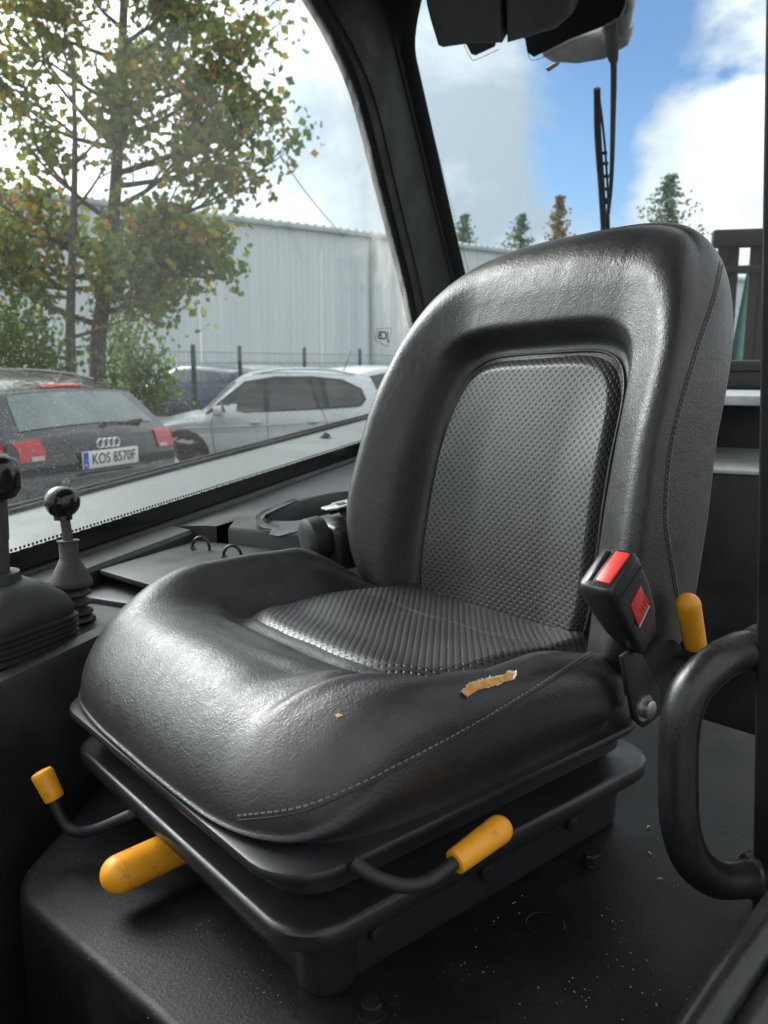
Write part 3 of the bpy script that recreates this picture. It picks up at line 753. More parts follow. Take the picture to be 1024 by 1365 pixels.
# corner pillar: swept section between the two windows, leaning forwards
def pil(z): return 1.86 - .79 * (z - 1.56)
mb = MB(); secs = []
pill = [(1.20, 2.10), (1.45, 1.86), (1.615, 1.735), (1.728, 1.625), (1.861, 1.545), (2.097, 1.378), (2.301, 1.232), (2.40, 1.10), (2.47, .95), (2.53, .86), (2.62, .80)]
zs = [Vector((z, y, 0)) for z, y in pill]; zsm, _ = catmull(zs, [0] * len(zs), 6)
for k, zz in enumerate(zsm):
    z, ye = zz.x, zz.y
    yb = max(yr(z), ye + .12) if z < 2.3 else max(yr(z), ye + .12) 
    xr = .060 + .012 * sm(z, 1.95, 1.65) + .11 * sm(z, 2.46, 2.70) 
    secs.append([(-.014, ye - .004, z), (.004, ye - .006, z), (.012, ye, z), (.016, ye + .05, z), (.020, ye + .055, z), (.022, ye + .10, z + 0),
                 (.026, yb - .075, z), (.032, yb - .068, z), (xr - .030, yb - .036, z), (xr - .018, yb - .028, z), (xr - .012, yb - .022, z), (xr - .003, yb - .010, z), (xr, yb + .002, z), (xr - .03, yb + .03, z), (-.03, yb + .03, z), (-.03, ye, z)])
n_ = len(secs[0]); mb.add([p for s_ in secs for p in s_], [(i * n_ + k, i * n_ + (k + 1) % n_, (i + 1) * n_ + (k + 1) % n_, (i + 1) * n_ + k) for i in range(len(secs) - 1) for k in range(n_)])
mb.build('corner_pillar', M['pillar'], cab, 35)
# rear window pane, leaning; header, frit, wiper
def rp(x, z, off=0): return Vector((x, yr(z) + off * .78, z + off * .62))
rz0, rz1 = 1.60, 2.75
mb = MB(); vs_ = [rp(.06, rz0, 0), rp(1.15, rz0, 0), rp(1.15, rz1, 0), rp(.06, rz1, 0)]; vs_ += [rp(.06, rz0, .006), rp(1.15, rz0, .006), rp(1.15, rz1, .006), rp(.06, rz1, .006)]
mb.add(vs_, [(0, 1, 2, 3), (7, 6, 5, 4), (0, 4, 5, 1), (1, 5, 6, 2), (2, 6, 7, 3), (3, 7, 4, 0)])
rear_win = mb.build('rear_window', M['glass_rear'], cab, 0)
def rpix(px, py, off=0):
    o = W2C @ CAM; d = W2C.to_3x3() @ ray_dir(px, py); n = Vector((0, .78, .624)).normalized(); p0 = rp(0, 1.8, off)
    return o + d * ((p0 - o).dot(n) / d.dot(n))
RF = Matrix(((1, 0, 0), (0, -.6247, .7809), (0, .7809, .6247))).to_4x4()     # pane frame: X across, Y up the pane, Z out through it
def pane_poly(pix, off0, off1, name, mat, parent, bev=0, smooth=40):
    inv = RF.inverted(); pts = [inv @ rpix(px, py, off0) for px, py in pix]; base = pts[0].z - off0
    mb = MB(); mb.prism([(p.x, p.y) for p in pts], base + off0, base + off1, bev, RF, side_only=True, seg=3); return mb.build(name, mat, parent, smooth)
fr_pix = [(672, -40), (663, 34), (700, 52), (703, 70), (712, 76), (760, 52), (800, 37), (826, 22), (834, 4), (836, -40)]
frt = pane_poly(fr_pix, -.0022, -.0012, 'printed_border', M['frit'], rear_win, 0, 0)
pane_poly([(615, 56), (622, 60), (628, 72), (634, 74), (660, 62), (666, 40), (640, 30), (615, 30)], -.0022, -.0012, 'printed_tab', M['frit'], rear_win, 0, 0)
# dots along the printed border
mb = MB(); inv = RF.inverted()
for chain in ([(703, 66), (713, 80), (762, 56), (802, 41), (829, 25), (838, 4)], [(618, 58), (628, 77), (635, 79), (664, 66)], [(554, 10), (553, 60), (562, 120), (592, 232), (622, 350), (632, 385)]):
    pts = [inv @ rpix(a, c, 0) for a, c in chain]; sp, _ = catmull(pts, [0] * len(pts), 30); acc = 0
    for i in range(1, len(sp)):
        acc += (sp[i] - sp[i - 1]).length
        if acc > .0055: acc = 0; mb.lathe([(.0, 0), (.0020, 0), (.0020, .0006), (.0, .0006)], 6, RF @ Matrix.Translation((sp[i].x, sp[i].y, sp[i].z - .002)))
dts = mb.build('printed_dots', M['frit'], rear_win, 0); tag(dts, kind='stuff')
# wiper motor cover inside the glass, two mouldings with a gap between
cov = pane_poly([(566, -60), (567, 5), (572, 26), (583, 62), (590, 65), (625, 60), (668, 59), (664, -60)], -.13, -.03, 'motor_cover', M['grey_plastic'], cab, .012)
pane_poly([(672, -60), (675, 59), (700, 52), (740, 40), (762, 20), (766, -60)], -.12, -.03, 'cover_end', M['grey_plastic'], cov, .012)
# work lamp outside above the window
wl = pane_poly([(716, 60), (722, 78), (735, 86), (770, 88), (805, 82), (836, 64), (839, 48), (820, 46), (770, 48)], .05, .16, 'work_lamp', M['lamp_grey'], cab, .02)
pane_poly([(727, 92), (740, 84), (746, 86), (731, 96)], .09, .10, 'lamp_tab', M['lamp_grey'], wl, 0)
pane_poly([(800, -60), (838, -60), (843, 10), (838, 40), (826, 50), (800, 46)], .05, .12, 'lamp_bracket', M['lamp_grey'], wl, .012)
def ptube(pix, r, off, mb=None, n=10, sub=4):
    mb = mb or MB(); mb.tube([rpix(a, c, off) for a, c in pix], r, n, sub=sub); return mb
wp = ptube([(813, 22), (815, 60), (819, 84)], [.022, .021, .010], .035).build('wiper', M['rubber'], rear_win)
ptube([(818, 80), (818, 118), (815, 240), (808, 306), (806, 330)], [.0090, .0088, .0066, .0062, .006], .028).build('wiper_arm', M['rubber'], wp)
ptube([(796, 118), (797, 180), (802, 250), (805, 306), (806, 330)], [.0098, .0105, .0105, .0100, .0095], .012).build('wiper_blade', M['rubber'], wp)
ptube([(798, 121), (806, 190), (810, 250), (812, 306), (813, 330)], .0034, .018).build('blade_bridge', M['rubber'], wp)
for a, c in ((806.5, 204), (808, 218), (809, 235), (810, 252), (808, 268), (809, 286)):
    mb = MB(); mb.tube([rpix(a - 4, c, .016), rpix(a + 3, c, .016)], .005 if c != 268 else .010, 8); mb.build('blade_clip', M['rubber'], wp)
# rear sill, shelf, checker deck, bulkhead
mb = MB(); mb.box((.62, 2.135, 1.592), (1.15, .060, .035), .008); mb.box((.62, 2.15, 1.55), (1.15, .03, .07), .003)
mb.build('rear_sill', M['plastic'], cab)
mb = MB(); mb.box((.62, 1.84, 1.500), (1.15, .58, .026), .004); mb.build('rear_shelf', M['grey_paint2'], cab)
mb = MB(); mb.box((.62, 2.16, 1.22), (1.2, .03, .62), .003); mb.build('rear_wall', M['paint'], cab)
mb = MB(); mb.box((.68, 1.72, 1.322), (1.10, .62, .012), .003); mb.build('checker_deck', M['checker'], cab)
mb = MB(); mb.box((.70, 1.425, .95), (1.05, .024, .728), .004); mb.build('bulkhead', M['paint'], cab)
# raised seat platform (outline in seat axes) and lower floor
def s2c(x, y): v = S2C @ Vector((x, y, 0)); return (v.x, v.y)
def corner(pts, r, n=5):
    o = []
    N = len(pts)
    for i in range(N):
        p0, p1, p2 = Vector(pts[i - 1]), Vector(pts[i]), Vector(pts[(i + 1) % N]); a = (p0 - p1); b_ = (p2 - p1)
        rr = min(r, a.length * .4, b_.length * .4); A_ = p1 + a.normalized() * rr; B_ = p1 + b_.normalized() * rr
        for k in range(n + 1): t = k / n; o.append(tuple(A_ * (1 - t) ** 2 + p1 * 2 * t * (1 - t) + B_ * t * t))
    return o
plat = corner([s2c(-.130, -.384), s2c(.17, -.338), s2c(.42, -.338), s2c(.75, .05), s2c(.55, .62), s2c(-.42, .55), s2c(-.40, -.115), s2c(-.30, -.205)], .05)
mb = MB(); mb.prism(plat, .55, 1.0495, .010, side_only=True, seg=3); pf = mb.build('seat_platform', M['floor'], cab)
def bolt(x, y, r, name='bolt', par=pf, mat='paint'):
    c = s2c(x, y); mb = MB(); mb.lathe([(.0, 0), (r * 1.5, 0), (r * 1.5, .002), (r * 1.02, .0025), (r * 1.02, .0095), (r * .88, .0115), (.0, .0115)], 24, Matrix.Translation((c[0], c[1], 1.0493)))
    v0 = len(mb.v)
    hexm = MB(); hexm.lathe([(.0, .002), (r, .002), (r, .0095), (r * .9, .0115), (.0, .0115)], 6, Matrix.Translation((c[0], c[1], 1.0493)) @ Matrix.Rotation(x * 9, 4, 'Z'))
    o = hexm.build(name, M[mat], par, 20); w = MB(); w.lathe([(.0, 0), (r * 1.35, 0), (r * 1.3, .002), (.0, .002)], 24, Matrix.Translation((c[0], c[1], 1.0493))); w.build('washer', M[mat], o); return o
bolt(.245, .128, .0088); bolt(.257, -.200, .0095)
c = s2c(.280, .005); mb = MB(); mb.tube([(c[0] + .019 * math.cos(w / 20 * 6.283), c[1] + .019 * math.sin(w / 20 * 6.283), 1.0495) for w in range(15)], .0009, 6); mb.build('floor_plug', M['floor'], pf)
mb = MB(); mb.box((.55, -.1, .575), (1.4, 2.4, .02), 0); mb.build('cab_floor', M['floor'], cab)
# loose grit and leaf crumbs on the platform
mb = MB(); random.seed(11)
for i in range(900):
    x, y = random.uniform(.235, .5), random.uniform(-.33, .38); c = s2c(x, y)
    if mnoise.noise(Vector((x * 14, y * 14, 2.2))) < random.uniform(0.0, .5): continue
    c = c; w = random.uniform(.0003, .0008)
    mb.box((0, 0, 0), (w * 2, w * random.uniform(1, 2), w), 0, Matrix.Translation((c[0], c[1], 1.0500 + w * .4)) @ Matrix.Rotation(random.uniform(0, 3), 4, 'Z'))
for i in range(120):
    x, y = random.uniform(-.15, .2), random.uniform(-.36, -.24); c = s2c(x, y); w = random.uniform(.0002, .0005)
    mb.box((0, 0, 0), (w * 2, w * 1.5, w), 0, Matrix.Translation((c[0], c[1], 1.0500 + w * .4)) @ Matrix.Rotation(random.uniform(0, 3), 4, 'Z'))
gr = mb.build('floor_grit', M['lamp_grey'], pf, 0); tag(gr, kind='stuff')
for px, py in ((865, 1102), (866, 1137), (880, 1172)):
    d_ = W2C.to_3x3() @ ray_dir(px, py); o_ = W2C @ CAM; q = o_ + d_ * ((1.0512 - o_.z) / d_.z)
    mb = MB(); mb.add([(-.004, 0, 0), (0, -.0016, .0012), (.005, .0004, .0004), (0, .0018, .0015)], [(0, 1, 2, 3)], Matrix.Translation(q) @ Matrix.Rotation(px, 4, 'Z')); mb.build('leaf_crumb', M['foam'], pf, 0)

# side console ---------------------------------------------------------
def console_sec(nm, secpts, y0, y1, mat, n=14, zs_=.058):
    mb = MB(); m = len(secpts)
    mb.grid(n, m, lambda u, v: (secpts[round(v * (m - 1))][0], y0 + (y1 - y0) * u, secpts[round(v * (m - 1))][1] + zs_ * (y0 + (y1 - y0) * u)))
    for e in (0, 1):
        y = y0 if e == 0 else y1; mb.add([(x, y, z + zs_ * y) for x, z in secpts] , [tuple(range(m))])
    return mb.build(nm, mat, cab, 35)
con = console_sec('side_console', [(.016, 1.10), (.016, 1.222), (.06, 1.222), (.215, 1.222), (.222, 1.232), (.236, 1.240), (.252, 1.236), (.258, 1.222), (.258, .56)], -.75, .30, M['console'])
con2 = console_sec('console_step', [(.016, 1.18), (.016, 1.262), (.022, 1.266), (.064, 1.262), (.070, 1.255), (.072, 1.215)], -.75, .355, M['console'])
mb = MB(); mb.prism([(.074, .10), (.235, .055), (.33, .355), (.074, .36)], 1.252, 1.262, .003); hp = mb.build('hatch_plate', M['console'], cab)
mb = MB(); mb.box((.18, .20, 1.15), (.30, .32, .17), .01); mb.build('console_box', M['console'], cab)
for px, py in ((268, 733), (310, 745)):
    d_ = W2C.to_3x3() @ ray_dir(px, py); o_ = W2C @ CAM; q = o_ + d_ * ((1.262 - o_.z) / d_.z)
    mb = MB(); mb.tube([q + Vector((.016 * math.cos(R(a)) * .92, .016 * math.cos(R(a)) * .38, .004 + .020 * math.sin(R(a)))) for a in range(-20, 201, 20)], .0028, 10)
    mb.tube([q + Vector((-.016, -.004, .0005)), q + Vector((-.012, -.003, .004))], .006, 8); mb.build('lifting_ring', M['tube'], hp)
# moulded rear tray with an oval well
tx0, tx1, ty0, ty1, tz = .115, .36, .37, 1.30, 1.292
def tray_top(y): return tz + .02 * (y - ty0)
ec = (.195, .64); ea, eb = .066, .18
mb = MB(); N_ = 64
def rect_pt(w):
    c, s_ = math.cos(w), math.sin(w); k = 1 / max(abs(c) / ((tx1 - tx0) / 2), abs(s_) / ((ty1 - ty0) / 2)); return ((tx0 + tx1) / 2 + c * k, (ty0 + ty1) / 2 + s_ * k)
rows = []
for k in range(N_):
    w = 2 * math.pi * k / N_; ex, ey = ec[0] + ea * spow(math.cos(w), .8), ec[1] + eb * spow(math.sin(w), .8); rx, ry = rect_pt(w)
    rows.append([(ex * .98 + ec[0] * .02, ey * .98 + ec[1] * .02, tray_top(ey) - .085), (ex, ey, tray_top(ey) - .006), (ex * 1.0 + (ex - ec[0]) * .05, ey + (ey - ec[1]) * .03, tray_top(ey)), (rx, ry, tray_top(ry)), (rx + (.004 if rx > .25 else 0), ry - (.004 if ry < .5 else 0), tray_top(ry) - .006), (rx + (.004 if rx > .25 else 0), ry - (.004 if ry < .5 else 0), tray_top(ry) - .13)])
m_ = 6; mb.add([p for r_ in rows for p in r_], [(k * m_ + j, ((k + 1) % N_) * m_ + j, ((k + 1) % N_) * m_ + j + 1, k * m_ + j + 1) for k in range(N_) for j in range(m_ - 1)])
mb.add([rows[k][0] for k in range(N_)], [tuple(range(N_))])
tray = mb.build('storage_tray', M['console'], cab, 40)
# sloping back of the tray up to the window
mb = MB(); mb.grid(16, 9, lambda u, v: ((.118 - .10 * v), ty0 - .004 + .95 * u, tray_top(ty0 + .95 * u) * (1 - (v ** 1.7)) + (sz(ty0 + .95 * u) - .044) * (v ** 1.7)))
mb.grid(9, 2, lambda u, v: (.118 - .10 * u, ty0 - .004, (tray_top(ty0) * (1 - u ** 1.7) + (sz(ty0) - .044) * u ** 1.7) - .13 * v)); mb.build('tray_back', M['console'], tray, 50)
mb = MB(); mb.box((.06, 1.36, 1.31), (.10, .05, .22), .006); mb.build('tray_end', M['console'], tray)
# flat steel bracket lying round the front of the well
def zpix(px, py, z):
    d_ = W2C.to_3x3() @ ray_dir(px, py); o_ = W2C @ CAM; return o_ + d_ * ((z - o_.z) / d_.z)
bp = [(342, 702), (341, 692), (352, 683), (372, 676), (392, 668), (398, 670), (372, 681), (354, 690), (350, 698), (358, 703), (372, 704), (374, 711), (395, 706), (410, 697), (440, 688), (440, 693), (412, 703), (398, 712), (372, 719), (359, 716), (362, 709), (350, 707)]
bpp = [zpix(a, c, tray_top(.75) + .003) for a, c in bp]
mb = MB(); mb.prism([(p.x, p.y) for p in bpp], tray_top(.75) + .0055, tray_top(.75) + .009, .0008); mb.build('steel_bracket', M['tube'], tray, 30)

# B pillar, grab handle, door sill tubes -------------------------------------
def wc(p): return W2C @ Vector(p)
p_b, p_t = at(1003, 1215, .73), at(1020, 100, .70)
ax = (p_t - p_b).normalized(); p_lo, p_hi = p_b - ax * .5, p_t + ax * .75
mb = MB(); fr_ = frame(wc(p_lo), W2C.to_3x3() @ (p_hi - p_lo), W2C.to_3x3() @ Vector((.90, -.43, 0)))
mb.prism([(0.0, -.005), (.11, -.005), (.11, .075), (0.0, .075)], 0, (p_hi - p_lo).length, .004, fr_); bp_ = mb.build('door_pillar', M['paint'], cab)
hp_ = [at(1010, 866, .735), at(985, 868, .728), at(948, 890, .712), at(918, 925, .702), at(906, 975, .697), at(904, 1040, .692), at(907, 1100, .689), at(922, 1145, .690), at(952, 1170, .700), at(985, 1172, .715), at(1006, 1168, .728)]
mb = MB(); mb.tube([wc(p) for p in hp_], .0174, 24, sub=6); gh = mb.build('grab_handle', M['tube'], cab)
for p in (hp_[0], hp_[-1]):
    q = wc(p) - (W2C.to_3x3() @ Vector((.004, 0, 0))); mb = MB()
    mb.tube([q + (W2C.to_3x3() @ Vector((-.004, 0, 0))), q + (W2C.to_3x3() @ Vector((.004, 0, 0)))], [.0200, .0235], 24); mb.build('weld_bead', M['tube'], gh)
mb = MB(); mb.tube([wc(at(900, 1420, .50)), wc(at(958, 1330, .545)), wc(at(1070, 1170, .65))], .0150, 20); mb.build('door_sill_tube', M['tube'], cab)
mb = MB(); mb.tube([wc(at(960, 1440, .50)), wc(at(1020, 1345, .545)), wc(at(1130, 1180, .65))], .0150, 20); mb.build('door_sill_tube', M['tube'], cab)
# roof and door-side header above the frame of the photo
mb = MB(); mb.box((.56, -.10, 2.60), (1.25, 2.45, .08), .02); mb.build('roof', M['pillar'], cab)
mb = MB(); mb.box((.03, .05, 2.53), (.10, 1.9, .07), .02); mb.build('roof_rail', M['pillar'], cab)
mb = MB(); mb.box((.56, 1.24, 2.66), (1.25, .24, .07), .02); mb.build('rear_header', M['pillar'], cab)

mb = MB(); mb.box((.50, -1.22, .92), (1.10, .10, .70), .02); mb.box((.42, -1.08, 1.20), (.62, .24, .18), .04, seg=3); mb.build('dashboard_light_block', M['plastic_matte'], cab)  # out of view, added to block low light on the platform and seat front
for x in (.0, 1.12): mb = MB(); mb.box((x, -1.24, 1.60), (.08, .09, 2.0), .012); mb.build('front_pillar_light_block', M['pillar'], cab)  # unseen posts added to break up the even light from behind the camera
# control levers (stand on the console) ---------------------------------------
def lever_base(px, py, z): q = C2W @ zpix(px, py, z); return q
q = lever_base(98, 826, 1.222)
bl = empty('ball_lever', q, CYAW, 'small black ball-topped lever with ribbed rubber boot on console', 'lever')
prof = [(.027, 0), (.026, .004)]
for k in range(3): z = .006 + k * .0125; prof += [(.017 - k * .0005, z), (.024 - .0006 * k, z + .003), (.0246 - .0006 * k, z + .005), (.024 - .0006 * k, z + .007), (.017, z + .0105)]
prof += [(.0255, .046), (.0262, .050), (.0255, .053), (.013, .080), (.0115, .083), (.0115, .105), (.0135, .1055), (.0135, .107), (.006, .1075)]
bl.scale = (1.2, 1.2, 1.12)
tilt = Matrix.Rotation(R(-3), 4, 'X') @ Matrix.Rotation(R(-3), 4, 'Y')
mb = MB(); mb.lathe(prof, 28, tilt); mb.build('boot', M['rubber_brown'], bl, 35)
mb = MB(); mb.tube([tilt @ Vector((0, 0, .10)), tilt @ Vector((-.002, 0, .125)), tilt @ Vector((-.005, 0, .15))], .0062, 12); mb.build('shaft', M['rubber_brown'], bl)
mb = MB(); rB = .0215; mb.lathe([(.0004, -rB)] + [(rB * math.cos(R(a)), rB * math.sin(R(a))) for a in range(-80, 81, 8)] + [(.0004, rB)], 36, tilt @ Matrix.Translation((-.006, 0, .158)))
mb.lathe([(.009, -.024), (.011, -.024), (.011, -.014), (.009, -.014)], 20, tilt @ Matrix.Translation((-.006, 0, .158))); mb.build('ball_knob', M['gloss_black'], bl, 60)
q = lever_base(4, 860, 1.225)
js = empty('joystick', q, CYAW, 'large black joystick with square pleated gaiter at the left edge', 'joystick')
js.scale = (1.12, 1.12, 1.05)
def sq(prof, n=40, p=4):
    mb = MB(); vs_ = []
    for r_, z, e in prof:
        for k in range(n):
            w = 2 * math.pi * k / n; vs_.append((r_ * spow(math.cos(w), 2 / e), r_ * spow(math.sin(w), 2 / e), z))
    fs = [(i * n + k, i * n + (k + 1) % n, (i + 1) * n + (k + 1) % n, (i + 1) * n + k) for i in range(len(prof) - 1) for k in range(n)]
    fs += [tuple(range(n))[::-1], tuple(range((len(prof) - 1) * n, len(prof) * n))]; mb.add(vs_, fs); return mb
pr = [(.070, 0, 6), (.070, .006, 6)]
for k in range(4): z = .008 + k * .0072; pr += [(.0655, z, 6), (.0695, z + .0022, 6), (.0695, z + .0044, 6), (.0655, z + .0064, 6)]
pr += [(.066, .038, 6), (.0665, .046, 6), (.060, .062, 5), (.045, .078, 3), (.034, .084, 2.2), (.030, .085, 2), (.027, .086, 2), (.025, .097, 2), (.010, .098, 2)]
sq(pr).build('gaiter', M['rubber'], js, 40)
mb = MB(); mb.lathe([(.013, .09), (.0145, .10), (.0155, .135), (.0155, .137), (.0165, .138), (.0172, .16), (.0175, .190), (.013, .191)], 28); mb.build('shaft', M['rubber_brown'], js, 40)
mb = MB(); mb.lathe([(.016, .188), (.026, .192), (.031, .203), (.032, .220), (.029, .236), (.020, .246), (.0004, .248)], 32, Matrix.Diagonal((1, 1.2, 1, 1))); mb.build('grip', M['gloss_black'], js, 60)

# ------------------------------------------------------------------ outside: ground
mb = MB(); mb.add([(-300, -40, 0), (300, -40, 0), (300, 500, 0), (-300, 500, 0)], [(0, 1, 2, 3)]); g = mb.build('ground', M['asphalt'], None, 0); tag(g, kind='structure')
def on_ground(px, depth): d = ray_dir(px, 484); return Vector((d.x / d.y * depth, depth, 0))
# cars -------------------------------------------------------------------
class Car:
    def __init__(s, name, label, group, loc, fwd_deg, prof, W=.88, belt=.95, tumble=.40, paint='car_black', taper=.13):
        s.root = empty(name, loc, R(fwd_deg), label, 'car', group)
        pv, _ = catmull([Vector((x, 0, z)) for x, z in prof], [0] * len(prof), 8); s.p = pv; s.W0, s.belt, s.tum, s.tap = W, belt, tumble, taper
        s.half = max(abs(p.x) for p in pv)
        n = len(pv); s.nrm = []
        for i in range(n):
            t = (pv[min(i + 1, n - 1)] - pv[max(i - 1, 0)]).normalized(); s.nrm.append(Vector((t.z, 0, -t.x)) if True else t)
        c = Vector((0, 0, .7))
        for i in range(n):
            if s.nrm[i].dot(pv[i] - c) < 0: s.nrm[i] = -s.nrm[i]
        mb = MB(); S_ = [-1, -.97, -.9, -.75, -.5, -.25, 0, .25, .5, .75, .9, .97, 1]
        mb.add([s.top(i, v) for i in range(n) for v in S_], [(i * 13 + k, (i + 1) * 13 + k, (i + 1) * 13 + k + 1, i * 13 + k + 1) for i in range(n - 1) for k in range(12)])
        ks = [0, .03, .08, .18, .4, .7, 1]
        for sd in (-1, 1):
            vs_ = []; pc2 = list(pv) + [Vector((pv[-1].x + (pv[0].x - pv[-1].x) * k / 9, 0, .24)) for k in range(1, 9)] + [pv[0]]
            for i in range(len(pc2)):
                sp = Vector((max(-s.half + .75, min(s.half - .75, pc2[i].x * .9)), 0, .62))
                for r_ in ks:
                    q = pc2[i].lerp(sp, r_); k = min(1, r_ / .18); y = s.width(q.x, q.z) - .05 * (1 - k) ** 2
                    vs_.append((q.x, sd * y, q.z))
            mb.add(vs_, [(i * 7 + k, (i + 1) * 7 + k, (i + 1) * 7 + k + 1, i * 7 + k + 1) for i in range(len(pc2) - 1) for k in range(6)])
        bm = bmesh.new()
        me = bpy.data.meshes.new('body'); me.from_pydata([tuple(v) for v in mb.v], [], mb.f); bm.from_mesh(me)
        bmesh.ops.remove_doubles(bm, verts=list(bm.verts), dist=.0005); bmesh.ops.recalc_face_normals(bm, faces=list(bm.faces)); bm.to_mesh(me); bm.free()
        s.body = finish('body', me, M[paint], s.root, 60)
    def width(s, x, z):
        w = s.W0 * (1 - s.tap * (abs(x) / s.half) ** 4)
        if z > s.belt: w -= (z - s.belt) * s.tum
        elif z < .55: w -= (.55 - z) * .12
        else: w -= .012 * math.sin((z - .55) / (s.belt - .55) * 9)
        return w
    def top(s, i, v, off=0):
        p = s.p[i]; w = s.width(p.x, p.z) - .05; c = .045 * (1 - v * v)
        q = p + s.nrm[i] * (c + off); return Vector((q.x, v * w, q.z))
    def idx(s, x=None, z=None, lo=0, hi=1):
        n = len(s.p); best = min(range(int(n * lo), int(n * hi)), key=lambda i: (0 if x is None else abs(s.p[i].x - x)) + (0 if z is None else abs(s.p[i].z - z))); return best
    def toppatch(s, name, mat, i0, i1, v0, v1, off=.006, parent=None, nv=10, shrink=0):
        """patch of the upper skin between two stations and two lateral fractions"""
        mb = MB(); n = i1 - i0 + 1
        mb.add([s.top(i, (v0 + (v1 - v0) * k / nv) * (1 - shrink * (1 - (i - i0) / max(1, n - 1))), off) for i in range(i0, i1 + 1) for k in range(nv + 1)],
               [(a * (nv + 1) + k, (a + 1) * (nv + 1) + k, (a + 1) * (nv + 1) + k + 1, a * (nv + 1) + k + 1) for a in range(n - 1) for k in range(nv)])
        return mb.build(name, M[mat], parent or s.root, 60)
    def sidepatch(s, name, mat, poly, sd, off=.006, parent=None, thick=.004):
        bm = bmesh.new(); vs_ = [bm.verts.new((x, 0, z)) for x, z in poly]; f = bm.faces.new(vs_)
        bmesh.ops.triangulate(bm, faces=[f]); 
        bmesh.ops.subdivide_edges(bm, edges=list(bm.edges), cuts=2, use_grid_fill=True)
        for v in bm.verts: v.co.y = sd * (s.width(v.co.x, v.co.z) + off)
        mb = MB(); mb.bm(bm); return mb.build(name, M[mat], parent or s.root, 60)
    def sideline(s, name, pts, sd, mat='ink', r=.004, parent=None):
        mb = MB(); P_ = []
        for a, b_ in zip(pts[:-1], pts[1:]):
            for k in range(7): t = k / 6; x, z = a[0] + (b_[0] - a[0]) * t, a[1] + (b_[1] - a[1]) * t; P_.append((x, sd * (s.width(x, z) + .001), z))
        mb.tube(P_, r, 6); return mb.build(name, M[mat], parent or s.root)
    def wheels(s, xs, r=.31):
        for x in xs:
            for sd in (-1, 1):
                y = sd * (s.width(x, .4) - .10)
                mb = MB(); fr_ = frame((x, y, r), (0, sd, 0))
                mb.lathe([(.19, -.10), (r - .03, -.10), (r, -.07), (r, .07), (r - .03, .105), (.20, .108), (.19, .09)], 28, fr_); w = mb.build('wheel', M['rubber'], s.root)
                mb = MB(); mb.lathe([(.0, .06), (.05, .075), (.06, .085), (.18, .10), (.195, .108), (.195, .06)], 24, fr_); mb.build('rim', M['steel'], w)
                arch = [(x + (r + .06) * math.cos(R(a)), r + (r + .06) * math.sin(R(a))) for a in range(-20, 201, 20)]
                s.sidepatch('wheel_arch', 'ink', arch, sd, .003)
A = [(2.02, .28), (2.12, .5), (2.06, .72), (1.7, .86), (1.15, .97), (.85, 1.03), (.25, 1.36), (-.25, 1.425), (-.9, 1.405), (-1.35, 1.355), (-1.60, 1.305), (-1.66, 1.285), (-1.72, 1.24), (-1.97, 1.0), (-2.01, .965), (-2.05, .91), (-2.075, .80), (-2.08, .70), (-2.12, .64), (-2.13, .55), (-2.12, .38), (-2.04, .27)]
DA = 6.8; pc_ = at(143, 611, DA)
fa = Vector((-math.sin(R(62)), math.cos(R(62)), 0)); loc = pc_ + fa * 2.31; loc.z = pc_.z - .80
GC = 'cars parked beyond the side window'
ca = Car('parked_car', 'charcoal hatchback seen from behind with a white number plate', GC, (loc.x, loc.y, 0), math.degrees(math.atan2(fa.y, fa.x)), A, paint='car_black', W=.90); ca.root.scale = (1.1, 1.1, 1.06)
i_t, i_b = ca.idx(-1.70, 1.262, .4), ca.idx(-1.955, 1.015, .4)
rw = ca.toppatch('rear_window', 'car_glass_rear', i_t, i_b, -.86, .86, .006, shrink=.10)
ca.toppatch('brake_light', 'tail_red', ca.idx(-1.62, 1.30, .4), ca.idx(-1.665, 1.283, .4), -.28, .28, .008)
for sd in (-1, 1):
    a0, a1 = ca.idx(-2.02, .960, .4), ca.idx(-2.072, .83, .4)
    tl = ca.toppatch('tail_light', 'tail_red', a0, a1, sd * .73, sd * 1.0, .010)
    ca.toppatch('reversing_lamp', 'tail_clear', ca.idx(-2.068, .86, .4), a1, sd * .75, sd * .88, .013, tl)
    ca.sidepatch('tail_light', 'tail_red', [(-2.00, .96), (-1.85, .94), (-1.92, .86), (-2.02, .80)], sd, .004)
    ca.sidepatch('side_window', 'car_glass', [(.55, 1.05), (.05, 1.33), (-.65, 1.345), (-1.35, 1.27), (-1.55, 1.06), (-.6, 1.03)], sd)
ca.toppatch('boot_gap', 'ink', ca.idx(-2.105, .655, .4), ca.idx(-2.112, .645, .4) + 1, -.8, .8, .002)
PF = Matrix(((0, 0, -1), (-1, 0, 0), (0, 1, 0))).to_4x4()       # plate frame: X to the car's right, Y up, Z out at the rear
def pfm(y_right, z, xoff): m = PF.copy(); m.translation = Vector((xoff, -y_right, z)); return m
xr = ca.top(ca.idx(-2.075, .80, .4), 0).x
mb = MB(); mb.box((0, 0, .004), (.54, .13, .012), .004, pfm(.0, .80, xr - .018)); pl_ = mb.build('number_plate', M['plate'], ca.root)
mb = MB(); mb.box((-.243, 0, .0112), (.046, .122, .002), 0, pfm(.0, .80, xr - .018)); mb.build('plate_band', M['plate_blue'], pl_)
text_mesh('plate_number', 'KOS 8570F', .112, M['ink'], pl_, pfm(.025, .80, xr - .0295), .0008, .001, .82)
text_mesh('plate_country', 'PL', .03, M['plate'], pl_, pfm(-.243, .765, xr - .0305), .0006)
mb = MB()
for k in range(4): mb.tube([pfm(-.018 + (k - 1.5) * .050, .915, xr - .022) @ Vector((.033 * math.cos(a * .314), .033 * math.sin(a * .314), 0)) for a in range(21)], .0055, 8)
mb.build('ring_emblem', M['chrome'], ca.root)
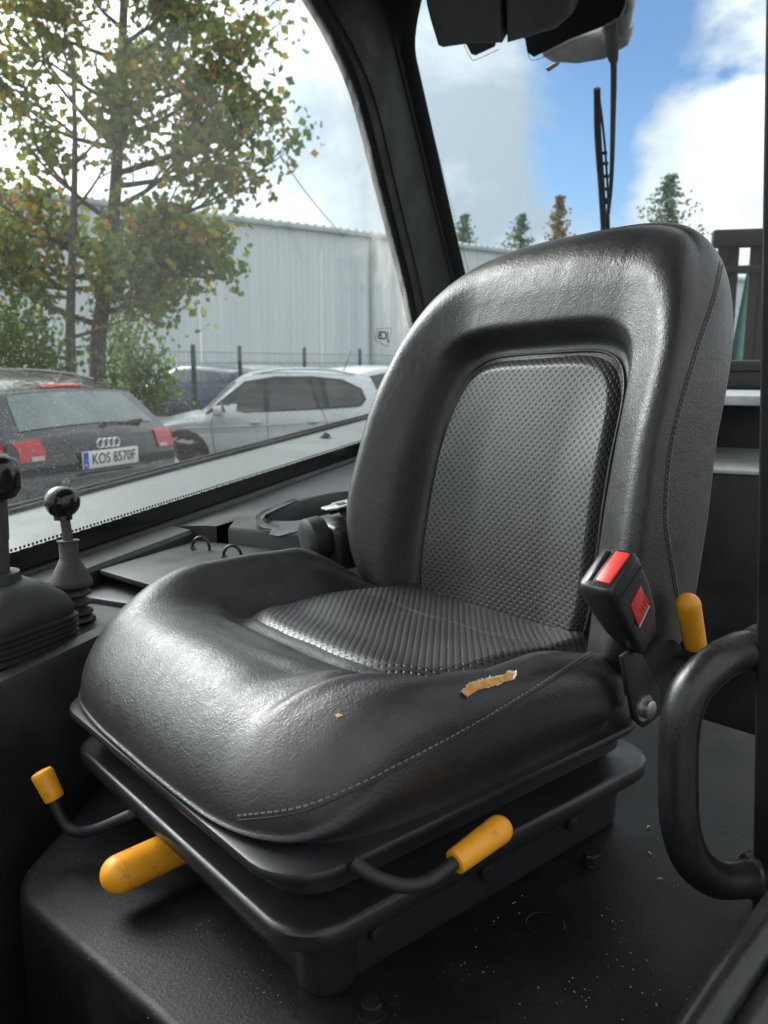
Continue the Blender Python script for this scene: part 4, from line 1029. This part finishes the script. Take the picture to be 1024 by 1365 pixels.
text_mesh('model_lettering', 'A3', .05, M['chrome'], ca.root, pfm(-.46, .675, xr - .055), .002, .001, 1.2)
text_mesh('trim_lettering', '2.0 TDI', .035, M['chrome'], ca.root, pfm(.46, .71, xr - .030), .002, .0005, 1.15)
mb = MB(); mb.box((0, 0, 0), (.42, .035, .03), .012, Matrix.Translation((-1.985, -.28, 1.035)) @ PF @ Matrix.Rotation(R(4), 4, 'Z')); wpm = mb.build('rear_wiper', M['rubber'], ca.root)
mb = MB(); mb.lathe([(.0, 0), (.035, 0), (.03, .03), (.0, .035)], 16, frame((-1.985, -.07, 1.02), (-1, 0, .3))); mb.build('wiper_pivot', M['rubber'], wpm)
for sd in (-1, 1):
    mb = MB(); mb.tube([(.3, sd * .60, 1.405), (-.3, sd * .625, 1.45), (-1.0, sd * .61, 1.425), (-1.4, sd * .58, 1.37)], .012, 8, sub=5); mb.build('roof_rail', M['rubber'], ca.root)
ca.wheels((1.3, -1.28))
# silver estate
B_ = [(x * .80, z) for x, z in [(2.05, .28), (2.16, .5), (2.08, .66), (1.7, .76), (1.25, .85), (1.02, .90), (.36, 1.36), (-.2, 1.475), (-.9, 1.475), (-1.6, 1.43), (-1.95, 1.37), (-2.02, 1.33), (-2.16, 1.05), (-2.22, .92), (-2.25, .7), (-2.27, .5), (-2.18, .28)]]
fs_ = Vector((-math.cos(R(9)), -math.sin(R(9)), 0)); sidep = at(345, 545, 12.0); loc = sidep - fs_ * .05 - Vector((math.sin(R(9)), -math.cos(R(9)), 0)) * .86
cs = Car('parked_car', 'silver estate car seen from its side with dark windows', GC, (loc.x, loc.y, 0), math.degrees(math.atan2(fs_.y, fs_.x)), B_, paint='car_silver', W=.89, belt=.97, tumble=.42)
K = .80
for sd in (-1, 1):
    sx = lambda P_: [(x * K, z) for x, z in P_]
    cs.sidepatch('window_surround', 'ink', sx([(1.02, .895), (.66, 1.12), (.30, 1.345), (-.25, 1.415), (-.9, 1.415), (-1.45, 1.37), (-1.80, 1.24), (-1.88, 1.08), (-1.78, .985), (-1.2, .955), (-.1, .915)]), sd, .002)
    for poly in ([(.95, .915), (.62, 1.12), (.29, 1.32), (-.02, 1.375), (-.03, .930)], [(-.13, .935), (-.12, 1.385), (-.45, 1.39), (-.82, 1.385), (-.98, .965)], [(-1.02, .968), (-.88, 1.38), (-1.02, 1.378), (-1.12, .972)], [(-1.20, .978), (-1.12, 1.37), (-1.45, 1.335), (-1.73, 1.23), (-1.80, 1.09), (-1.75, 1.005)]):
        cs.sidepatch('side_window', 'car_glass', sx(poly), sd, .006)
    for pts_ in ([(.85, .90), (.90, .75), (.85, .35)], [(-.08, .92), (-.10, .35)], [(-1.05, .96), (-1.15, .75), (-1.02, .60)]): cs.sideline('door_gap', sx(pts_), sd, 'ink')
    cs.sideline('crease', sx([(1.4, .70), (.2, .72), (-1.9, .80)]), sd, 'car_silver', .010)
    for x in (.10, -.72):
        mb = MB(); y = sd * (cs.width(x, .76) + .02); mb.box((x, y, .775), (.17, .028, .035), .012); hd = mb.build('door_handle', M['car_silver'], cs.root)
        cs.sidepatch('handle_cup', 'steel', [(x + .06 * math.cos(R(a)), .77 + .04 * math.sin(R(a))) for a in range(0, 360, 40)], sd, .003, hd)
    mb = MB(); mb.box((.62, sd * .99, .945), (.12, .20, .14), .04, seg=3); mb.build('wing_mirror', M['car_silver'], cs.root)
    cs.sidepatch('tail_light', 'tail_red', sx([(-2.18, .90), (-2.02, .92), (-1.98, .84), (-2.16, .82)]), sd, .006)
    mb = MB(); mb.tube([(.12, sd * .63, 1.44), (-.32, sd * .645, 1.51), (-.96, sd * .63, 1.505), (-1.36, sd * .60, 1.43)], .016, 8, sub=5); mb.build('roof_rail', M['car_silver'], cs.root)
cs.toppatch('rear_window', 'car_glass_rear', cs.idx(-1.63, 1.30, .4), cs.idx(-1.72, 1.07, .4), -.8, .8)
cs.toppatch('windscreen', 'car_glass', cs.idx(.76, .96, 0, .6), cs.idx(.34, 1.33, 0, .6), -.88, .88)
mb = MB(); mb.tube([(-1.25, 0, 1.45), (-1.38, 0, 1.80)], [.008, .004], 8); mb.build('antenna', M['rubber'], cs.root)
cs.wheels((1.12, -1.05))
def far_car(label, px, py_roof, depth, deg, paint, hgt=1.0):
    base = on_ground(px, depth)
    c = Car('parked_car', label, GC, (base.x, base.y, 0), deg, [(x, z * hgt) for x, z in A], paint=paint)
    for sd in (-1, 1):
        c.sidepatch('side_window', 'car_glass', [(.62, 1.04 * hgt), (.10, 1.33 * hgt), (-.5, 1.36 * hgt), (-.5, 1.03 * hgt)], sd)
        c.sidepatch('side_window', 'car_glass', [(-.56, 1.03 * hgt), (-.56, 1.36 * hgt), (-1.3, 1.29 * hgt), (-1.5, 1.07 * hgt)], sd)
        c.toppatch('tail_light', 'tail_red', c.idx(-2.035, .935 * hgt, .4), c.idx(-2.078, .76 * hgt, .4), sd * .62, sd * 1.0, .01)
    c.toppatch('rear_window', 'car_glass_rear', c.idx(-1.72, 1.24 * hgt, .4), c.idx(-1.955, 1.015 * hgt, .4), -.85, .85, .006)
    c.toppatch('windscreen', 'car_glass', c.idx(.82, 1.04 * hgt, 0, .6), c.idx(.27, 1.35 * hgt, 0, .6), -.85, .85, .006)
    c.wheels((1.3, -1.28)); return c
far_car('navy blue hatchback parked beside the dark fence post', 262, 488, 22.5, 152, 'car_blue', 1.06)
far_car('pale green hatchback parked behind the silver car', 352, 488, 24, 60, 'car_pale', 1.06)
far_car('white hatchback mostly hidden behind the silver estate', 505, 492, 17, 55, 'car_white', 1.06)
# warehouse ----------------------------------------------------------------
wd = Vector((.777, .629, 0)); wnrm = Vector((.629, -.777, 0)); w0 = Vector((-13.7, 30, 0)) - wd * 16; WL = 96; WH = 7.35
wh = empty('warehouse', w0, math.atan2(wd.y, wd.x), 'long pale blue-grey metal warehouse behind the cars', 'building')
npan = 16; pw = WL / npan
rp_ = [(0, 0), (.14, 0), (.17, -.04), (.23, -.04), (.26, 0)]; pitch = .30
mp_ = None
for i in range(npan):
    if mp_ is None:
        mb = MB(); pts = []
        for k in range(int(pw / pitch)):
            for a, c in rp_: pts.append((k * pitch + a, c))
        pts.append((pw - .012, 0))
        mb.add([(x, y, z) for x, y in pts for z in (.4, WH)], [(2 * k, 2 * k + 2, 2 * k + 3, 2 * k + 1) for k in range(len(pts) - 1)])
        pn = mb.build('cladding_panel', M['clad'], wh, 0); mp_ = pn.data
    else: pn = link(bpy.data.objects.new('cladding_panel', mp_), wh)
    pn.location = (i * pw, 0, 0)
mb = MB(); mb.box((WL / 2, .3, .2), (WL, .5, .42), 0); mb.build('plinth', M['roof_sheet'], wh)
mb = MB(); mb.box((WL / 2, -.12, WH + .06), (WL, .26, .20), .03); mb.build('gutter', M['clad_trim'], wh)
mb = MB()
for k in range(int(WL / .45)): mb.tube([(k * .45, -.05, WH + .17), (k * .45, .5, WH + .23)], .10, 8)
rl = mb.build('roof_edge', M['roof_sheet'], wh); tag(rl, kind='stuff')
mb = MB(); mb.add([(0, 0, WH + .15), (WL, 0, WH + .15), (WL, 20, WH + 2.2), (0, 20, WH + 2.2)], [(0, 1, 2, 3)]); mb.build('roof', M['roof_sheet'], wh, 0)
dd_ = ray_dir(495, 400); k_ = ((w0 - CAM).dot(wnrm)) / dd_.dot(wnrm); s0 = (CAM + dd_ * k_ - w0).dot(wd)
for s_ in (s0 - 27, s0, s0 + 24): mb = MB(); mb.tube([(s_, -.12, WH), (s_, -.12, .2)], .10, 10); mb.build('downpipe', M['clad_trim'], wh)
# fence ---------------------------------------------------------------------
fpx = [(60, 15.6), (150, 17), (258, 18.6), (320, 20.3), (406, 22.6), (480, 25), (540, 27.5)]
fb = on_ground(*fpx[0]); fn = empty('mesh_fence', fb, 0, 'dark green wire mesh fence on slim posts before the warehouse', 'fence')
fp = [on_ground(a, d_) - fb for a, d_ in fpx]
for k, p in enumerate(fp):
    mb = MB(); mb.box((p.x, p.y, .98), (.10 if k == 2 else .085, .07, 1.98 + .01 * k), .004); mb.box((p.x, p.y, 1.985 + .005 * k), (.08, .07, .02), .004); mb.build('post', M['fence'], fn)
for a, c in zip(fp[:-1], fp[1:]):
    mb = MB(); L = (c - a).length; n_ = int(L / .12)
    for k in range(1, n_): q = a.lerp(c, k / n_); mb.tube([q + Vector((0, 0, .1)), q + Vector((0, 0, 1.85))], .0032, 4, False)
    for z in (.12, .4, .8, 1.2, 1.6, 1.84): mb.tube([a + Vector((0, 0, z)), c + Vector((0, 0, z))], .006, 4, False)
    w = mb.build('mesh_panel', M['fence'], fn, 0); tag(w, kind='stuff')
# trees ---------------------------------------------------------------------
def leaf_quads(mb_v, mb_f, c, s_, rnd):
    n = Vector((rnd.uniform(-1, 1), rnd.uniform(-1, 1), rnd.uniform(-.6, 1))).normalized(); a = n.orthogonal().normalized(); a.rotate(Matrix.Rotation(rnd.uniform(0, 6.28), 3, n)); b_ = n.cross(a)
    o = len(mb_v); w = s_ * .42
    mb_v += [c - a * s_ * .5, c + b_ * w + n * s_ * .08, c + a * s_ * .25 + b_ * w * .5, c + a * s_ * .55, c + a * s_ * .25 - b_ * w * .5, c - b_ * w + n * s_ * .08]
    mb_f += [(o, o + 1, o + 2, o + 3), (o, o + 3, o + 4, o + 5)]
def branchy(mbw, p, d, L, r, lvl, rnd, tips, droop=.0, spread=.7, kids=(4, 6)):
    pts = [p.copy()]; q = p.copy(); dd = d.normalized(); n = 6
    for k in range(n):
        dd = (dd + Vector((rnd.uniform(-1, 1), rnd.uniform(-1, 1), rnd.uniform(-.6, 1))) * .13 + Vector((0, 0, .05 - droop))).normalized(); q = q + dd * L / n; pts.append(q.copy())
    mbw.tube(pts, [r * (1 - .72 * k / n) for k in range(n + 1)], 7 if lvl < 2 else 5, False)
    if lvl >= 2:
        tips += pts[2:]; return
    for k in range(rnd.randint(*kids)):
        t = rnd.uniform(.30, 1.0); i = min(n - 1, int(t * n)); base = pts[i].lerp(pts[i + 1], t * n - i)
        dv = (dd + Vector((rnd.uniform(-1, 1), rnd.uniform(-1, 1), rnd.uniform(-.5, .8))) * spread).normalized()
        branchy(mbw, base, dv, L * rnd.uniform(.45, .65), r * .45, lvl + 1, rnd, tips, droop, spread + .15, kids)
def broadleaf(name, label, base, trunk_pts, r0, limbs, leafn, leaf_s, mat, seed, cat='tree', sc_=.28, kids=(4, 6), group=None):
    rnd = random.Random(seed); root = empty(name, base, 0, label, cat, group)
    mw = MB(); tips = []; tp = [Vector(p) for p in trunk_pts]; n = len(tp)
    mw.tube(tp, [r0 * (1 - .75 * k / (n - 1)) for k in range(n)], 12, False, sub=4)
    sp, _ = catmull(tp, [0] * n, 6)
    for (t, az, el, L) in limbs:
        i = min(len(sp) - 1, int(t * (len(sp) - 1))); d_ = Vector((math.cos(R(az)) * math.cos(R(el)), math.sin(R(az)) * math.cos(R(el)), math.sin(R(el))))
        branchy(mw, sp[i], d_, L, r0 * .42 * (1 - .5 * t), 0, rnd, tips, .02, .7, kids)
    mw.build('trunk', M['bark'], root, 60, False)
    v, f = [], []
    for k in range(leafn):
        c = rnd.choice(tips) + Vector((rnd.gauss(0, sc_), rnd.gauss(0, sc_), rnd.gauss(0, sc_ * .8)))
        leaf_quads(v, f, c, leaf_s * rnd.uniform(.45, 1.35), rnd)
    mb = MB(); mb.v = v; mb.f = f; mb.build('crown', M[mat], root, 0, False); return root
tb = on_ground(128, 14.0)
def tp_(px, py, d=14.0): return at(px, py, d) - tb
rl_ = random.Random(5)
limbs = [(.30, 0, 8, 1.3), (.33, 190, 10, 1.5), (.42, 175, 25, 2.2), (.44, 15, 30, 2.2), (.50, 10, 12, 2.4), (.50, 300, 25, 1.8), (.56, 200, 30, 2.3), (.60, 20, 30, 1.9), (.64, 185, 28, 2.2), (.66, 100, 30, 1.8), (.70, 10, 25, 1.5), (.74, 170, 35, 1.6), (.80, 30, 40, 1.2), (.84, 200, 40, 1.4), (.90, 0, 50, 1.2), (.95, 150, 55, 1.3), (.99, 60, 75, 1.4), (.52, 0, 18, 2.5), (.58, 5, 14, 2.8), (.64, -5, 8, 2.2), (.42, -5, -6, 2.7), (.48, 350, 2, 2.5), (.72, 2, 30, 1.3), (.55, 180, 10, 2.6), (.70, 178, 18, 2.6)]
limbs = [(t, az, el, L * .74) for t, az, el, L in limbs] + [(.24, 10, 5, 1.0), (.27, 200, 0, 1.2), (.31, 340, -8, 1.3), (.20, 190, 10, 1.1), (.22, 350, 12, 1.2), (.26, 300, 5, 1.2), (.29, 175, -5, 1.5), (.34, 20, -12, 1.4), (.36, 200, -10, 1.5)]
broadleaf('maple_tree', 'tall autumn maple with thin yellowing leaves behind the charcoal car', tb, [(0, 0, 0), tp_(130, 470), tp_(143, 370), tp_(152, 280), tp_(158, 180), tp_(163, 60), tp_(168, -60), tp_(170, -150)], .15, limbs, 11500, .145, 'leaf', 21, kids=(3, 5), sc_=.20)
tb2 = on_ground(92, 13.2)
broadleaf('slender_tree', 'thin young tree standing left of the tall maple', tb2, [(0, 0, 0), at(94, 450, 13.2) - tb2, at(98, 300, 13.2) - tb2, at(100, 180, 13.2) - tb2, at(96, 60, 13.2) - tb2], .09,
          [(.30, 180, 20, 1.2), (.38, 0, 20, 1.1), (.46, 200, 25, 1.6), (.55, 340, 25, 1.2), (.62, 180, 30, 1.7), (.7, 20, 40, 1.2), (.78, 200, 35, 1.5), (.9, 120, 60, 1.2), (.22, 190, 10, 1.2), (.26, 10, 5, 1.1), (.34, 200, 0, 1.3)], 3600, .12, 'leaf', 33, kids=(3, 4))
def shrub(name, label, px, depth, w, h, n, seed, mat='leaf_green'):
    rnd = random.Random(seed); base = on_ground(px, depth); root = empty(name, base, 0, label, 'shrub')
    mw = MB(); tips = []
    for k in range(7): branchy(mw, Vector((rnd.uniform(-.2, .2) * w, rnd.uniform(-.2, .2), 0)), Vector((rnd.uniform(-.4, .4) * w, rnd.uniform(-.3, .3), 1)), h * rnd.uniform(.6, .95), .03, 1, rnd, tips, 0, .8, (5, 7))
    mw.build('stems', M['bark'], root, 60, False); v, f = [], []
    for k in range(n):
        c = rnd.choice(tips) + Vector((rnd.gauss(0, .25 * w), rnd.gauss(0, .25), rnd.gauss(0, .2)))
        if c.z < .05: c.z = rnd.uniform(.05, .4)
        leaf_quads(v, f, c, .10 * rnd.uniform(.7, 1.3), rnd)
    mb = MB(); mb.v = v; mb.f = f; mb.build('foliage', M[mat], root, 0, False)
shrub('garden_shrub', 'green leafy shrub at the left edge behind the charcoal car', 35, 12.6, 1.2, 2.2, 2600, 41)
shrub('garden_shrub', 'loose green shrub between the maple trunk and navy car', 183, 15.0, .60, 2.0, 1700, 42)
# grass verge under the trees
random.seed(9); v, f = [], []
for k in range(9000):
    p = on_ground(random.uniform(-60, 330), random.uniform(12, 19)); a = random.uniform(0, 3.14); h = random.uniform(.10, .28); w = .012; dx, dy = math.cos(a) * w, math.sin(a) * w
    o = len(v); v += [Vector((p.x - dx, p.y - dy, 0)), Vector((p.x + dx, p.y + dy, 0)), Vector((p.x + random.gauss(0, .06), p.y + random.gauss(0, .06), h))]; f.append((o, o + 1, o + 2))
mb = MB(); mb.v = v; mb.f = f; go = mb.build('grass_verge', M['grass'], None, 0, False); tag(go, 'short grass verge under the trees', 'grass', kind='stuff')
# conifers behind the warehouse ------------------------------------------------
def conifer(label, px, py_top, depth, wid, seed, brown=False, group='conifers beyond the rear window'):
    base = on_ground(px, depth); H = at(px, py_top, depth).z; rnd = random.Random(seed); root = empty('spruce_tree', base, 0, label, 'tree', group)
    mb = MB(); mb.tube([(0, 0, 0), (0, 0, H * .6), (0, 0, H)], [.22, .12, .02], 8, False); mb.build('trunk', M['bark'], root, 60, False)
    v, f = [], []; z = H * .30
    while z < H:
        rr = wid * ((H - z) / (H * .7)) ** .85 + .08; nb = 7
        for k in range(nb):
            a = rnd.uniform(0, 6.28); L = rr * rnd.uniform(.55, 1.15); d_ = Vector((math.cos(a), math.sin(a), 0))
            for j in range(9):
                t = (j + rnd.random()) / 9; c = Vector((0, 0, z)) + d_ * L * t + Vector((0, 0, .25 * L * t * t - .12 * L * t)) + Vector((rnd.gauss(0, .10), rnd.gauss(0, .10), rnd.gauss(0, .08)))
                leaf_quads(v, f, c, .30 * rnd.uniform(.6, 1.2) * (1 - .3 * t), rnd)
        z += .26 + .10 * (H - z) / H
    mb = MB(); mb.v = v; mb.f = f; mb.build('crown', M['needle_brown' if brown else 'needle'], root, 0, False)
conifer('slim spruce beside the dark corner pillar', 616, 284, 58, 3.4, 51)
conifer('green spruce left of the brown-topped spruce', 690, 284, 60, 5.0, 52)
conifer('narrow spruce with a rusty brown top', 739, 263, 58, 3.2, 53, True)
conifer('small green spruce low beside the brown-topped spruce', 760, 318, 62, 5.0, 55)
conifer('broad blue-green spruce right of the wiper', 880, 232, 46, 5.2, 54)
# overhead cable
a, c = at(300, 95, 24), at(460, 318, 40); mb = MB(); mb.tube([a + (a - c) * .8, a, (a + c) / 2 + Vector((0, 0, -.3)), c], .018, 6, sub=8)
tag(mb.build('overhead_cable', M['rubber'], None), 'thin dark overhead cable crossing behind the maple crown', 'cable')
# dark slatted cage and teal sheet behind the right of the rear window
cb_ = at(1050, 400, 4.6); cg = empty('slatted_cage', (cb_.x, cb_.y, 0), R(-12), 'dark weathered steel cage behind the rear window', 'cage')
zt, zb_ = at(1000, 316, 4.6).z, .5
mb = MB(); mb.box((.1, 0, zt), (1.0, .08, .09), .01); mb.box((.1, 0, zt - .16), (1.0, .05, .04), .006); mb.box((.1, 0, 1.35), (1.0, .06, .06), .006); mb.build('rail', M['dark_slat'], cg)
for k in range(11):
    if k in (2, 8): continue
    mb = MB(); mb.box((-.34 + k * .055, .0 + .01 * (k % 2), (zt + zb_) / 2), (.0535, .03, zt - zb_), .004); mb.build('slat', M['dark_slat'], cg)
for k in range(4): mb = MB(); mb.box((.20 + k * .13, 0, (zt + zb_) / 2), (.03, .05, zt - zb_), .004); mb.build('bar', M['dark_slat'], cg)
q = at(1003, 430, 4.9); mb = MB()
mb.grid(24, 24, lambda u, v: (q.x + (u - .5) * (.10 + .18 * (1 - v)), q.y + .03 * math.sin(u * 14) * (1.2 - v), at(1003, 468, 4.9).z - .25 + .72 * v))
tag(mb.build('hanging_sheet', M['teal'], None, 180), 'pale teal sheet hanging behind the dark cage', 'sheet')
